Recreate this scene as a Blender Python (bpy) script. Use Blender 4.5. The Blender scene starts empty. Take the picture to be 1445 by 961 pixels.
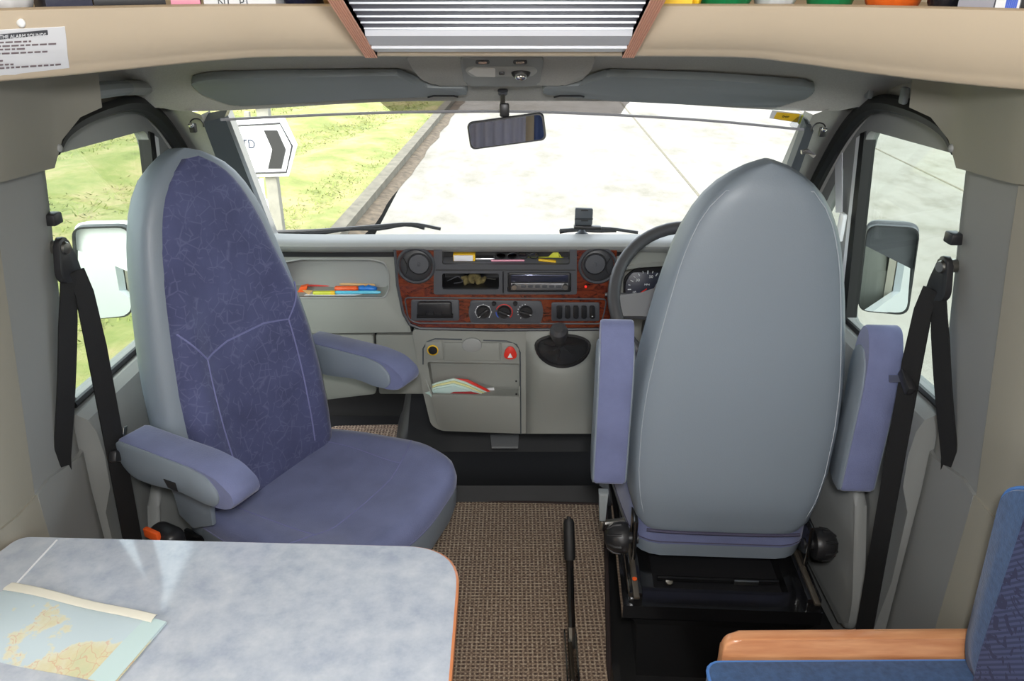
import bpy, bmesh, math, random
from mathutils import Vector, Matrix
from mathutils.bvhtree import BVHTree
random.seed(7)
V = Vector
# ------------------------------------------------------------------ camera, world, lights, exposure
scene = bpy.context.scene
COL = scene.collection
PITCH = math.radians(25); FPX = 1112.0; CAMZ = 1.65
cam_d = bpy.data.cameras.new('camera'); cam = bpy.data.objects.new('camera', cam_d); COL.objects.link(cam)
cam_d.sensor_width = 36; cam_d.lens = 36 * FPX / 1445; cam_d.clip_start = 0.05; cam_d.clip_end = 300
cam.location = (0, 0, CAMZ); cam.rotation_euler = (math.radians(90) - PITCH, 0, 0)
scene.camera = cam
scene.view_settings.view_transform = 'Standard'; scene.view_settings.look = 'None'
scene.view_settings.gamma = 1; scene.view_settings.use_curve_mapping = False
scene.view_settings.exposure = 0.0
try:
    scene.cycles.use_denoising = True
    scene.cycles.denoiser = 'OPENIMAGEDENOISE'
    scene.cycles.max_bounces = 10; scene.cycles.diffuse_bounces = 5; scene.cycles.transparent_max_bounces = 12
    scene.cycles.sample_clamp_indirect = 6
except Exception:
    pass
SKY = 1.0
world = bpy.data.worlds.new('sky'); scene.world = world; world.use_nodes = True
nt = world.node_tree; nt.nodes.clear()
sky = nt.nodes.new('ShaderNodeTexSky'); sky.sky_type = 'NISHITA'; sky.sun_disc = False
sky.sun_elevation = math.radians(48); sky.sun_rotation = math.radians(200); sky.dust_density = 3; sky.air_density = 1
hs = nt.nodes.new('ShaderNodeHueSaturation'); hs.inputs['Saturation'].default_value = 0.3
bg = nt.nodes.new('ShaderNodeBackground'); bg.inputs['Strength'].default_value = SKY
wo = nt.nodes.new('ShaderNodeOutputWorld')
nt.links.new(sky.outputs[0], hs.inputs['Color']); nt.links.new(hs.outputs[0], bg.inputs[0]); nt.links.new(bg.outputs[0], wo.inputs[0])
sd = bpy.data.lights.new('sun', 'SUN'); sd.energy = 1.6; sd.angle = math.radians(3); sd.color = (1, .96, .88)
sun = bpy.data.objects.new('sun', sd); COL.objects.link(sun)
sun.rotation_euler = (math.radians(26), math.radians(6), 0)
def area(name, loc, aim, size, power, color=(1, 1, 1), size_y=None):
    d = bpy.data.lights.new(name, 'AREA'); d.energy = power; d.color = color; d.size = size
    if size_y: d.shape = 'RECTANGLE'; d.size_y = size_y
    o = bpy.data.objects.new(name, d); COL.objects.link(o); o.location = loc
    o.rotation_euler = (V(aim) - V(loc)).to_track_quat('-Z', 'Y').to_euler(); return o
area('added_flash_light', (0.03, -0.05, 1.80), (0.0, 1.6, 0.95), 0.12, 21, (1, 1, 1))  # added light above the camera standing in for its flash, no living area fitting

# ------------------------------------------------------------------ helpers
cP, sP = math.cos(PITCH), math.sin(PITCH)
CX = -0.012                                        # centre line of the cab
def at(px, py, y=None, x=None, z=None):
    """a place in the photograph, at a known distance ahead / aside / height, as a point in metres"""
    a = (px - 722.5) / FPX; b = (py - 480.5) / FPX
    r = (a, cP - b * sP, -(sP + b * cP))
    t = x / r[0] if x is not None else y / r[1] if y is not None else (z - CAMZ) / r[2]
    return V((r[0] * t, r[1] * t, CAMZ + r[2] * t))
def lin(c): return tuple(((v / 255) / 12.92 if v / 255 <= 0.04045 else ((v / 255 + 0.055) / 1.055) ** 2.4) for v in c)
def lerp(a, b, t): return a + (b - a) * t
def interp(t, pts):
    if t <= pts[0][0]: return pts[0][1]
    for (a, va), (b, vb) in zip(pts, pts[1:]):
        if t <= b:
            k = (t - a) / (b - a); return va + (vb - va) * k
    return pts[-1][1]
def smooth(t, a, b):
    k = max(0, min(1, (t - a) / (b - a))); return k * k * (3 - 2 * k)
def spline(pts, n=6, closed=False):
    pts = [V(p) for p in pts]; out = []; m = len(pts)
    rng = range(m if closed else m - 1)
    for i in rng:
        p1, p2 = pts[i], pts[(i + 1) % m]
        p0 = pts[i - 1] if (closed or i > 0) else p1 * 2 - p2
        p3 = pts[(i + 2) % m] if (closed or i + 2 < m) else p2 * 2 - p1
        for k in range(n):
            t = k / n
            out.append(0.5 * ((2 * p1) + (p2 - p0) * t + (2 * p0 - 5 * p1 + 4 * p2 - p3) * t * t + (3 * p1 - p0 - 3 * p2 + p3) * t ** 3))
    if not closed: out.append(pts[-1])
    return out
def roundrect(x0, y0, x1, y1, r, n=5):
    out = []
    for cx, cy, a0 in ((x1 - r, y1 - r, 0), (x0 + r, y1 - r, 90), (x0 + r, y0 + r, 180), (x1 - r, y0 + r, 270)):
        for k in range(n + 1):
            a = math.radians(a0 + 90 * k / n); out.append((cx + r * math.cos(a), cy + r * math.sin(a)))
    return out
def roundpoly(pts, r, n=4):
    out = []; m = len(pts)
    for i in range(m):
        p = V(pts[i]); a = V(pts[i - 1]) - p; b = V(pts[(i + 1) % m]) - p
        rr = min(r, a.length * .45, b.length * .45); a = p + a.normalized() * rr; b = p + b.normalized() * rr
        for k in range(n + 1):
            t = k / n; out.append(a * (1 - t) ** 2 + p * 2 * t * (1 - t) + b * t * t)
    return out

class MB:
    def __init__(s): s.bm = bmesh.new(); s.mi = 0
    def _mark(s, n0):
        s.bm.faces.ensure_lookup_table()
        for f in s.bm.faces[n0:]: f.material_index = s.mi
    def face(s, pts):
        n0 = len(s.bm.faces); s.bm.faces.new([s.bm.verts.new(p) for p in pts]); s._mark(n0); return s
    def box(s, c, d, bev=0, rot=None, seg=2):
        n0 = len(s.bm.faces)
        r = bmesh.ops.create_cube(s.bm, size=1); vs = r['verts']
        M = Matrix.Translation(V(c)) @ (rot.to_4x4() if rot else Matrix.Identity(4)) @ Matrix.Diagonal((*d, 1))
        bmesh.ops.transform(s.bm, matrix=M, verts=vs)
        if bev:
            es = list({e for v in vs for e in v.link_edges})
            bmesh.ops.bevel(s.bm, geom=es, offset=bev, segments=seg, profile=.5, affect='EDGES')
        s._mark(0 if False else n0); return s
    def tube(s, pts, r, n=8, closed=False):
        pts = [V(p) for p in pts]; m = len(pts); n0 = len(s.bm.faces); rings = []; up = None
        for i, p in enumerate(pts):
            if closed: t = pts[(i + 1) % m] - pts[i - 1]
            else: t = pts[min(i + 1, m - 1)] - pts[max(i - 1, 0)]
            t.normalize()
            if up is None:
                up = V((0, 0, 1)) if abs(t.z) < .9 else V((1, 0, 0))
            up = (up - t * up.dot(t)); up.normalize(); sd_ = t.cross(up)
            rr = r[i] if isinstance(r, (list, tuple)) else r
            rings.append([s.bm.verts.new(p + (up * math.sin(2 * math.pi * k / n) + sd_ * math.cos(2 * math.pi * k / n)) * rr) for k in range(n)])
        rg = range(m if closed else m - 1)
        for i in rg:
            a, b = rings[i], rings[(i + 1) % m]
            for k in range(n): s.bm.faces.new((a[k], a[(k + 1) % n], b[(k + 1) % n], b[k]))
        if not closed: s.bm.faces.new(rings[0][::-1]); s.bm.faces.new(rings[-1])
        s._mark(n0); return s
    def lathe(s, prof, o, ax, n=24):
        ax = V(ax).normalized(); u = ax.orthogonal().normalized(); w = ax.cross(u); o = V(o)
        return s.loft([[o + ax * h + (u * math.cos(2 * math.pi * k / n) + w * math.sin(2 * math.pi * k / n)) * max(r, 1e-4) for k in range(n)] for r, h in prof])
    def loft(s, rings, caps=True):
        n0 = len(s.bm.faces); R = [[s.bm.verts.new(p) for p in r] for r in rings]; n = len(R[0])
        for a, b in zip(R, R[1:]):
            for k in range(n): s.bm.faces.new((a[k], a[(k + 1) % n], b[(k + 1) % n], b[k]))
        if caps: s.bm.faces.new(R[0][::-1]); s.bm.faces.new(R[-1])
        s._mark(n0); return s
    def prism(s, poly, vec, bev=0, seg=2):
        n0 = len(s.bm.faces); a = [s.bm.verts.new(p) for p in poly]; b = [s.bm.verts.new(V(p) + V(vec)) for p in poly]; n = len(a)
        s.bm.faces.new(a[::-1]); s.bm.faces.new(b)
        for k in range(n): s.bm.faces.new((a[k], a[(k + 1) % n], b[(k + 1) % n], b[k]))
        if bev:
            es = [e for e in {e for v in a + b for e in v.link_edges} if sum(v in set(a) for v in e.verts) != 1]
            bmesh.ops.bevel(s.bm, geom=es, offset=bev, segments=seg, profile=.5, affect='EDGES')
        s._mark(n0); return s
    def plate(s, loops, f, vec):
        """flat outline with holes, given a thickness"""
        n0 = len(s.bm.faces); vec = V(vec); A = []
        for lp in loops: A.append([s.bm.verts.new(f(*q)) for q in lp])
        es = []
        for lp in A:
            for k in range(len(lp)): es.append(s.bm.edges.new((lp[k], lp[(k + 1) % len(lp)])))
        nf0 = set(s.bm.faces)
        bmesh.ops.triangle_fill(s.bm, use_beauty=True, use_dissolve=False, edges=es)
        fs = [x for x in s.bm.faces if x not in nf0]
        mp = {}
        for lp in A:
            for v in lp: mp[v] = s.bm.verts.new(v.co + vec)
        for x in fs: s.bm.faces.new([mp[v] for v in reversed(x.verts)])
        for lp in A:
            for k in range(len(lp)):
                a, b = lp[k], lp[(k + 1) % len(lp)]; s.bm.faces.new((a, b, mp[b], mp[a]))
        s._mark(n0); return s
    def grid(s, rows, thick=None):
        n0 = len(s.bm.faces); R = [[s.bm.verts.new(p) for p in r] for r in rows]; m, n = len(R), len(R[0])
        def fill(R, fl):
            for i in range(m - 1):
                for k in range(n - 1):
                    q = (R[i][k], R[i][k + 1], R[i + 1][k + 1], R[i + 1][k]); s.bm.faces.new(q[::-1] if fl else q)
        fill(R, False)
        if thick is not None:
            T = [[s.bm.verts.new(v.co + V(thick)) for v in r] for r in R]; fill(T, True)
            rim = [(0, k) for k in range(n)] + [(i, n - 1) for i in range(1, m)] + [(m - 1, k) for k in range(n - 2, -1, -1)] + [(i, 0) for i in range(m - 2, 0, -1)]
            for a, b in zip(rim, rim[1:] + rim[:1]):
                s.bm.faces.new((R[a[0]][a[1]], T[a[0]][a[1]], T[b[0]][b[1]], R[b[0]][b[1]]))
        s._mark(n0); return s
    def ball(s, c, r, n=16):
        n0 = len(s.bm.faces); rr = r if isinstance(r, (tuple, list)) else (r, r, r)
        q = bmesh.ops.create_uvsphere(s.bm, u_segments=n, v_segments=max(6, n // 2), radius=1)
        bmesh.ops.transform(s.bm, matrix=Matrix.Translation(V(c)) @ Matrix.Diagonal((*rr, 1)), verts=q['verts']); s._mark(n0); return s
    def ribbon(s, pts, wdirs, w, t=0.0016):
        rings = []
        for i, p in enumerate(pts):
            p = V(p); wd = V(wdirs[i] if isinstance(wdirs[0], (tuple, list, Vector)) else wdirs).normalized()
            tg = (V(pts[min(i + 1, len(pts) - 1)]) - V(pts[max(i - 1, 0)])).normalized(); nn = tg.cross(wd).normalized()
            ww = w[i] if isinstance(w, (tuple, list)) else w
            rings.append([p - wd * ww / 2 - nn * t, p + wd * ww / 2 - nn * t, p + wd * ww / 2 + nn * t, p - wd * ww / 2 + nn * t])
        return s.loft(rings)
    def build(s, name, mat, parent=None, local=False, ang=35, origin=None, fix=True):
        if fix: bmesh.ops.recalc_face_normals(s.bm, faces=s.bm.faces[:])
        off = V((0, 0, 0))
        if parent is not None and not local: off = wloc(parent)
        elif parent is None and not local:
            vs = [v.co for v in s.bm.verts]
            off = V(origin) if origin else V(((min(v.x for v in vs) + max(v.x for v in vs)) / 2, (min(v.y for v in vs) + max(v.y for v in vs)) / 2, min(v.z for v in vs)))
        for v in s.bm.verts: v.co -= off
        me = bpy.data.meshes.new(name); s.bm.to_mesh(me); s.bm.free()
        for p in me.polygons: p.use_smooth = True
        me.set_sharp_from_angle(angle=math.radians(ang))
        for m in (mat if isinstance(mat, (list, tuple)) else [mat]): me.materials.append(m)
        o = bpy.data.objects.new(name, me); COL.objects.link(o)
        if parent is not None: o.parent = parent
        else: o.location = off
        return o
def wloc(o):
    p = V((0, 0, 0))
    while o is not None: p = p + o.location; o = o.parent
    return p
def thing(name, loc, label, cat, group=None, rz=0):
    o = bpy.data.objects.new(name, None); COL.objects.link(o); o.location = loc; o.rotation_euler = (0, 0, rz); o.empty_display_size = .05
    return tag(o, label, cat, group)
def tag(o, label, cat, group=None):
    o['label'] = label; o['category'] = cat
    if group: o['group'] = group
    return o
def struct(o): o['kind'] = 'structure'; return o
def text(name, s_, size, M, mat, parent=None, depth=.0006, local=False, sx=1, bold=0):
    c = bpy.data.curves.new(name, 'FONT'); c.body = s_; c.size = size; c.extrude = depth; c.align_x = 'CENTER'; c.align_y = 'CENTER'; c.offset = bold
    t = bpy.data.objects.new(name, c); COL.objects.link(t)
    dg = bpy.context.evaluated_depsgraph_get(); me = bpy.data.meshes.new_from_object(t.evaluated_get(dg))
    bpy.data.objects.remove(t); bpy.data.curves.remove(c)
    me.transform(M @ Matrix.Diagonal((sx, 1, 1, 1)))
    if parent is not None and not local: me.transform(Matrix.Translation(-wloc(parent)))
    me.materials.clear(); me.materials.append(mat)
    o = bpy.data.objects.new(name, me); COL.objects.link(o); o.parent = parent; return o
def facing(loc, right=(1, 0, 0), up=(0, 0, 1)):
    r = V(right).normalized(); u = V(up); u = (u - r * u.dot(r)).normalized(); n = r.cross(u)
    return Matrix((( r.x, u.x, n.x, loc[0]), (r.y, u.y, n.y, loc[1]), (r.z, u.z, n.z, loc[2]), (0, 0, 0, 1)))

# ------------------------------------------------------------------ materials
def mat(name, rgb, rough=.6, metal=0, bump=0, bscale=200, var=0, vscale=6, coat=0, sheen=0, spec=.5, trans=0, emit=None):
    m = bpy.data.materials.new(name); m.use_nodes = True; n = m.node_tree.nodes; L = m.node_tree.links; p = n['Principled BSDF']
    c = lin(rgb)
    p.inputs['Base Color'].default_value = (*c, 1); p.inputs['Roughness'].default_value = rough; p.inputs['Metallic'].default_value = metal
    p.inputs['Coat Weight'].default_value = min(coat, 1); p.inputs['Coat IOR'].default_value = 1.9 if coat > 1 else 1.5; p.inputs['Coat Roughness'].default_value = .08; p.inputs['Specular IOR Level'].default_value = spec
    p.inputs['Sheen Weight'].default_value = sheen; p.inputs['Sheen Roughness'].default_value = .4
    p.inputs['Transmission Weight'].default_value = trans
    if emit: p.inputs['Emission Color'].default_value = (*lin(rgb), 1); p.inputs['Emission Strength'].default_value = emit
    tc = n.new('ShaderNodeTexCoord')
    if var:
        t = n.new('ShaderNodeTexNoise'); t.inputs['Scale'].default_value = vscale; t.inputs['Detail'].default_value = 4; L.new(tc.outputs['Object'], t.inputs['Vector'])
        r = n.new('ShaderNodeValToRGB'); r.color_ramp.elements[0].position = .3; r.color_ramp.elements[1].position = .7
        r.color_ramp.elements[0].color = (*[v * (1 - var) for v in c], 1); r.color_ramp.elements[1].color = (*[min(1, v * (1 + var)) for v in c], 1)
        L.new(t.outputs['Fac'], r.inputs[0]); L.new(r.outputs[0], p.inputs['Base Color'])
    if bump:
        t = n.new('ShaderNodeTexNoise'); t.inputs['Scale'].default_value = bscale; t.inputs['Detail'].default_value = 2; L.new(tc.outputs['Object'], t.inputs['Vector'])
        b = n.new('ShaderNodeBump'); b.inputs['Strength'].default_value = bump; b.inputs['Distance'].default_value = .002
        L.new(t.outputs['Fac'], b.inputs['Height']); L.new(b.outputs[0], p.inputs['Normal'])
    return m
def nodes(m): return m.node_tree.nodes, m.node_tree.links, m.node_tree.nodes['Principled BSDF']
def ramp(n, stops):
    r = n.new('ShaderNodeValToRGB'); e = r.color_ramp.elements
    while len(e) < len(stops): e.new(.5)
    for k, (p, c) in enumerate(stops): e[k].position = p; e[k].color = (*lin(c), 1)
    return r
M = {}
M['vinyl'] = mat('grey_vinyl', (121, 131, 141), .45, bump=.12, bscale=350)
M['trim'] = mat('grey_trim_plastic', (136, 138, 136), .55, bump=.1, bscale=500)
M['trimd'] = mat('grey_green_trim', (124, 122, 112), .5, bump=.08, bscale=400)
M['liner'] = mat('headliner_cloth', (164, 163, 158), .95, bump=.3, bscale=600, var=.08, vscale=300)
M['visor'] = mat('visor_vinyl', (122, 128, 130), .6, bump=.1, bscale=500)
M['dash'] = mat('dash_plastic', (143, 145, 139), .55, bump=.1, bscale=500)
M['dashtop'] = mat('dash_top_plastic', (150, 152, 150), .5, bump=.1, bscale=500)
M['dark'] = mat('charcoal_plastic', (72, 74, 79), .5, bump=.05, bscale=400)
M['black'] = mat('black_plastic', (33, 33, 35), .4)
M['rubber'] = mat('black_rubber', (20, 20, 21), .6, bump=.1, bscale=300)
M['gloss'] = mat('gloss_black_paint', (20, 20, 21), .16, coat=.6)
M['steel'] = mat('bare_steel', (170, 168, 162), .3, 1)
M['alu'] = mat('aluminium', (205, 208, 212), .32, 1)
M['chrome'] = mat('chrome', (220, 220, 222), .08, 1)
M['mirror'] = mat('mirror_glass', (225, 230, 230), .01, 1)
M['white'] = mat('white_paint', (232, 234, 235), .3, coat=.3)
M['paper'] = mat('white_paper', (228, 230, 234), .7)
M['beige'] = mat('beige_moulding', (206, 190, 166), .5, bump=.05, bscale=80, var=.02, vscale=3)
M['webbing'] = mat('black_webbing', (18, 18, 19), .7, bump=.3, bscale=700)
M['red'] = mat('red_plastic', (214, 50, 38), .4)
M['orange'] = mat('orange_plastic', (235, 95, 35), .45)
M['yellow'] = mat('yellow_card', (240, 195, 40), .5)
M['lime'] = mat('lime_plastic', (205, 210, 60), .5)
M['cyan'] = mat('cyan_plastic', (90, 195, 225), .4)
M['bluep'] = mat('blue_plastic', (40, 120, 205), .4)
M['navy'] = mat('navy_cover', (28, 32, 58), .5, bump=.2, bscale=120)
M['pink'] = mat('pink_plastic', (222, 140, 165), .4)
M['green'] = mat('green_bag', (22, 135, 80), .35, bump=.4, bscale=30)
M['obag'] = mat('orange_bag', (238, 110, 35), .4, bump=.5, bscale=40)
M['bbag'] = mat('black_bag', (30, 30, 36), .35, bump=.5, bscale=50)
M['cream'] = mat('cream_lining', (226, 214, 194), .7)
M['tan'] = mat('tan_wood', (205, 165, 110), .5)
M['camo'] = mat('camouflage_cloth', (105, 95, 60), .9, var=.5, vscale=60)
M['seam'] = mat('pale_piping', (112, 115, 158), .8)
M['stitch'] = mat('pale_stitching', (165, 172, 180), .7)
M['darkseam'] = mat('dark_piping', (62, 60, 82), .8)
M['concrete'] = mat('concrete', (214, 211, 204), .9)
M['seal'] = mat('door_seal', (16, 16, 18), .5)
M['slate'] = mat('slate_grey_plastic', (72, 78, 84), .6, bump=.05)
M['tablesteel'] = M['steel']
M['whitemark'] = mat('white_print', (225, 228, 230), .5)
M['blueprint'] = mat('blue_print', (60, 95, 200), .5)
M['redmark'] = mat('red_print', (205, 60, 55), .5)
M['greyp'] = mat('grey_print', (120, 150, 175), .6)
M['led'] = mat('red_indicator', (255, 40, 30), .3, emit=.8)
M['lens'] = mat('lamp_lens', (220, 220, 215), .15, spec=.8)
M['sofa'] = mat('blue_upholstery', (62, 90, 130), .9, bump=.4, bscale=300, sheen=.2, var=.18, vscale=90)
M['sofaedge'] = mat('bright_blue_piping', (80, 130, 200), .8)
M['gravel'] = mat('gravel', (82, 72, 58), .95, bump=1, bscale=25, var=.45, vscale=14)
M['kerb'] = mat('kerb_concrete', (96, 92, 80), .95, var=.25, vscale=9)
M['joint'] = mat('joint_filler', (98, 93, 79), .95, var=.3, vscale=20)
M['redwood'] = mat('ribbed_wood', (222, 164, 138), .5)
M['post'] = mat('weathered_post', (132, 130, 119), .8, var=.15, vscale=10)

def fabric():
    m = mat('blue_patterned_velour', (95, 96, 150), .9, sheen=.25); n, L, p = nodes(m)
    tc = n.new('ShaderNodeTexCoord')
    def sticks(scale, seed):
        mp = n.new('ShaderNodeMapping'); mp.inputs['Location'].default_value = (seed, seed * .7, seed * 1.3); L.new(tc.outputs['Object'], mp.inputs[0])
        v = n.new('ShaderNodeTexVoronoi'); v.feature = 'DISTANCE_TO_EDGE'; v.inputs['Scale'].default_value = scale; L.new(mp.outputs[0], v.inputs['Vector'])
        r = n.new('ShaderNodeMapRange'); r.inputs[1].default_value = .0; r.inputs[2].default_value = .05; r.inputs[3].default_value = 1; r.inputs[4].default_value = 0; L.new(v.outputs['Distance'], r.inputs[0])
        w = n.new('ShaderNodeTexNoise'); w.inputs['Scale'].default_value = scale * 1.3; L.new(mp.outputs[0], w.inputs['Vector'])
        q = n.new('ShaderNodeMapRange'); q.inputs[1].default_value = .46; q.inputs[2].default_value = .54; L.new(w.outputs['Fac'], q.inputs[0])
        x = n.new('ShaderNodeMath'); x.operation = 'MULTIPLY'; L.new(r.outputs[0], x.inputs[0]); L.new(q.outputs[0], x.inputs[1]); return x
    a, b = sticks(26, 1.7), sticks(34, 5.2)
    mx = n.new('ShaderNodeMath'); mx.operation = 'MAXIMUM'; L.new(a.outputs[0], mx.inputs[0]); L.new(b.outputs[0], mx.inputs[1])
    nz = n.new('ShaderNodeTexNoise'); nz.inputs['Scale'].default_value = 9; nz.inputs['Detail'].default_value = 5; L.new(tc.outputs['Object'], nz.inputs['Vector'])
    base = ramp(n, [(.3, (62, 66, 100)), (.7, (78, 83, 120))]); L.new(nz.outputs['Fac'], base.inputs[0])
    mix = n.new('ShaderNodeMix'); mix.data_type = 'RGBA'; mix.inputs['B'].default_value = (*lin((118, 123, 156)), 1)
    f = n.new('ShaderNodeMath'); f.operation = 'MULTIPLY'; f.inputs[1].default_value = .32; L.new(mx.outputs[0], f.inputs[0])
    L.new(f.outputs[0], mix.inputs['Factor']); L.new(base.outputs[0], mix.inputs['A']); L.new(mix.outputs['Result'], p.inputs['Base Color'])
    t = n.new('ShaderNodeTexNoise'); t.inputs['Scale'].default_value = 500; L.new(tc.outputs['Object'], t.inputs['Vector'])
    bu = n.new('ShaderNodeBump'); bu.inputs['Strength'].default_value = .3; bu.inputs['Distance'].default_value = .002; L.new(t.outputs['Fac'], bu.inputs['Height']); L.new(bu.outputs[0], p.inputs['Normal'])
    return m
M['fabric'] = fabric()
def velour():
    m = mat('plain_blue_velour', (102, 109, 144), .9, sheen=.3, bump=.35, bscale=400, var=.12, vscale=14); return m
M['velour'] = velour()
def burr():
    m = mat('burr_walnut', (120, 50, 25), .25, coat=.8); n, L, p = nodes(m); tc = n.new('ShaderNodeTexCoord')
    mp = n.new('ShaderNodeMapping'); mp.inputs['Scale'].default_value = (1, 1, 2.4); L.new(tc.outputs['Object'], mp.inputs[0])
    t = n.new('ShaderNodeTexNoise'); t.inputs['Scale'].default_value = 26; t.inputs['Detail'].default_value = 8; t.inputs['Roughness'].default_value = .7; t.inputs['Distortion'].default_value = 1.5; L.new(mp.outputs[0], t.inputs['Vector'])
    r = ramp(n, [(.32, (34, 13, 8)), (.47, (92, 37, 20)), (.58, (120, 54, 28)), (.75, (70, 27, 14))]); L.new(t.outputs['Fac'], r.inputs[0]); L.new(r.outputs[0], p.inputs['Base Color']); return m
M['burr'] = burr()
def beech():
    m = mat('beech_wood', (214, 148, 100), .35, coat=.3); n, L, p = nodes(m); tc = n.new('ShaderNodeTexCoord')
    mp = n.new('ShaderNodeMapping'); mp.inputs['Scale'].default_value = (3, 20, 20); L.new(tc.outputs['Object'], mp.inputs[0])
    t = n.new('ShaderNodeTexNoise'); t.inputs['Scale'].default_value = 3; t.inputs['Detail'].default_value = 6; L.new(mp.outputs[0], t.inputs['Vector'])
    r = ramp(n, [(.3, (200, 132, 88)), (.7, (226, 165, 118))]); L.new(t.outputs['Fac'], r.inputs[0]); L.new(r.outputs[0], p.inputs['Base Color']); return m
M['beech'] = beech()
def laminate():
    m = mat('mottled_blue_laminate', (188, 198, 210), .10, coat=2); n, L, p = nodes(m); tc = n.new('ShaderNodeTexCoord')
    t = n.new('ShaderNodeTexNoise'); t.inputs['Scale'].default_value = 22; t.inputs['Detail'].default_value = 7; t.inputs['Roughness'].default_value = .65; L.new(tc.outputs['Object'], t.inputs['Vector'])
    r = ramp(n, [(.3, (162, 172, 188)), (.5, (181, 189, 201)), (.72, (198, 204, 212))]); L.new(t.outputs['Fac'], r.inputs[0]); L.new(r.outputs[0], p.inputs['Base Color']); return m
M['laminate'] = laminate()
def carpet():
    m = mat('woven_carpet', (120, 98, 78), .95); n, L, p = nodes(m); tc = n.new('ShaderNodeTexCoord')
    sp = n.new('ShaderNodeSeparateXYZ'); L.new(tc.outputs['Object'], sp.inputs[0])
    def wave(out, k, ph=0):
        a = n.new('ShaderNodeMath'); a.operation = 'MULTIPLY_ADD'; a.inputs[1].default_value = k; a.inputs[2].default_value = ph; L.new(out, a.inputs[0])
        b = n.new('ShaderNodeMath'); b.operation = 'SINE'; L.new(a.outputs[0], b.inputs[0]); return b
    wx, wy = wave(sp.outputs[0], 2 * math.pi / .0125), wave(sp.outputs[1], 2 * math.pi / .0125)
    mx = n.new('ShaderNodeMath'); mx.operation = 'MAXIMUM'; L.new(wx.outputs[0], mx.inputs[0]); L.new(wy.outputs[0], mx.inputs[1])
    nz = n.new('ShaderNodeTexNoise'); nz.inputs['Scale'].default_value = 160; nz.inputs['Detail'].default_value = 3; L.new(tc.outputs['Object'], nz.inputs['Vector'])
    r = ramp(n, [(.1, (78, 62, 56)), (.45, (124, 104, 90)), (.62, (166, 144, 122)), (.8, (204, 188, 164))])
    ad = n.new('ShaderNodeMath'); ad.operation = 'MULTIPLY_ADD'; ad.inputs[1].default_value = .26; L.new(mx.outputs[0], ad.inputs[0])
    sb = n.new('ShaderNodeMath'); sb.operation = 'SUBTRACT'; sb.inputs[1].default_value = .1; L.new(nz.outputs['Fac'], sb.inputs[0]); L.new(sb.outputs[0], ad.inputs[2]); L.new(ad.outputs[0], r.inputs[0]); L.new(r.outputs[0], p.inputs['Base Color'])
    bu = n.new('ShaderNodeBump'); bu.inputs['Strength'].default_value = .8; bu.inputs['Distance'].default_value = .003; L.new(ad.outputs[0], bu.inputs['Height']); L.new(bu.outputs[0], p.inputs['Normal']); return m
M['carpet'] = carpet()
def ground(name, stops, scale, detail=6, stretch=(1, 1, 1), bump=.5):
    m = mat(name, stops[0][1], .95); n, L, p = nodes(m); tc = n.new('ShaderNodeTexCoord'); mp = n.new('ShaderNodeMapping'); mp.inputs['Scale'].default_value = stretch; L.new(tc.outputs['Object'], mp.inputs[0])
    t = n.new('ShaderNodeTexNoise'); t.inputs['Scale'].default_value = scale; t.inputs['Detail'].default_value = detail; t.inputs['Roughness'].default_value = .7; L.new(mp.outputs[0], t.inputs['Vector'])
    r = ramp(n, stops); L.new(t.outputs['Fac'], r.inputs[0]); L.new(r.outputs[0], p.inputs['Base Color'])
    bu = n.new('ShaderNodeBump'); bu.inputs['Strength'].default_value = bump; bu.inputs['Distance'].default_value = .05; L.new(t.outputs['Fac'], bu.inputs['Height']); L.new(bu.outputs[0], p.inputs['Normal']); return m
M['concrete'] = ground('concrete_slab', [(.3, (104, 101, 90)), (.48, (123, 120, 112)), (.7, (131, 129, 122))], 2.2, 8, (1, .6, 1), .1)
M['turf'] = ground('turf', [(.25, (86, 92, 42)), (.42, (108, 116, 58)), (.52, (124, 124, 72)), (.60, (140, 130, 88)), (.75, (128, 112, 80))], 1.6, 10, (1, 1, 1), .6)
M['blade'] = ground('grass_blades', [(.3, (95, 105, 49)), (.5, (115, 123, 63)), (.7, (135, 129, 83))], 1.3, 6)
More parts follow.
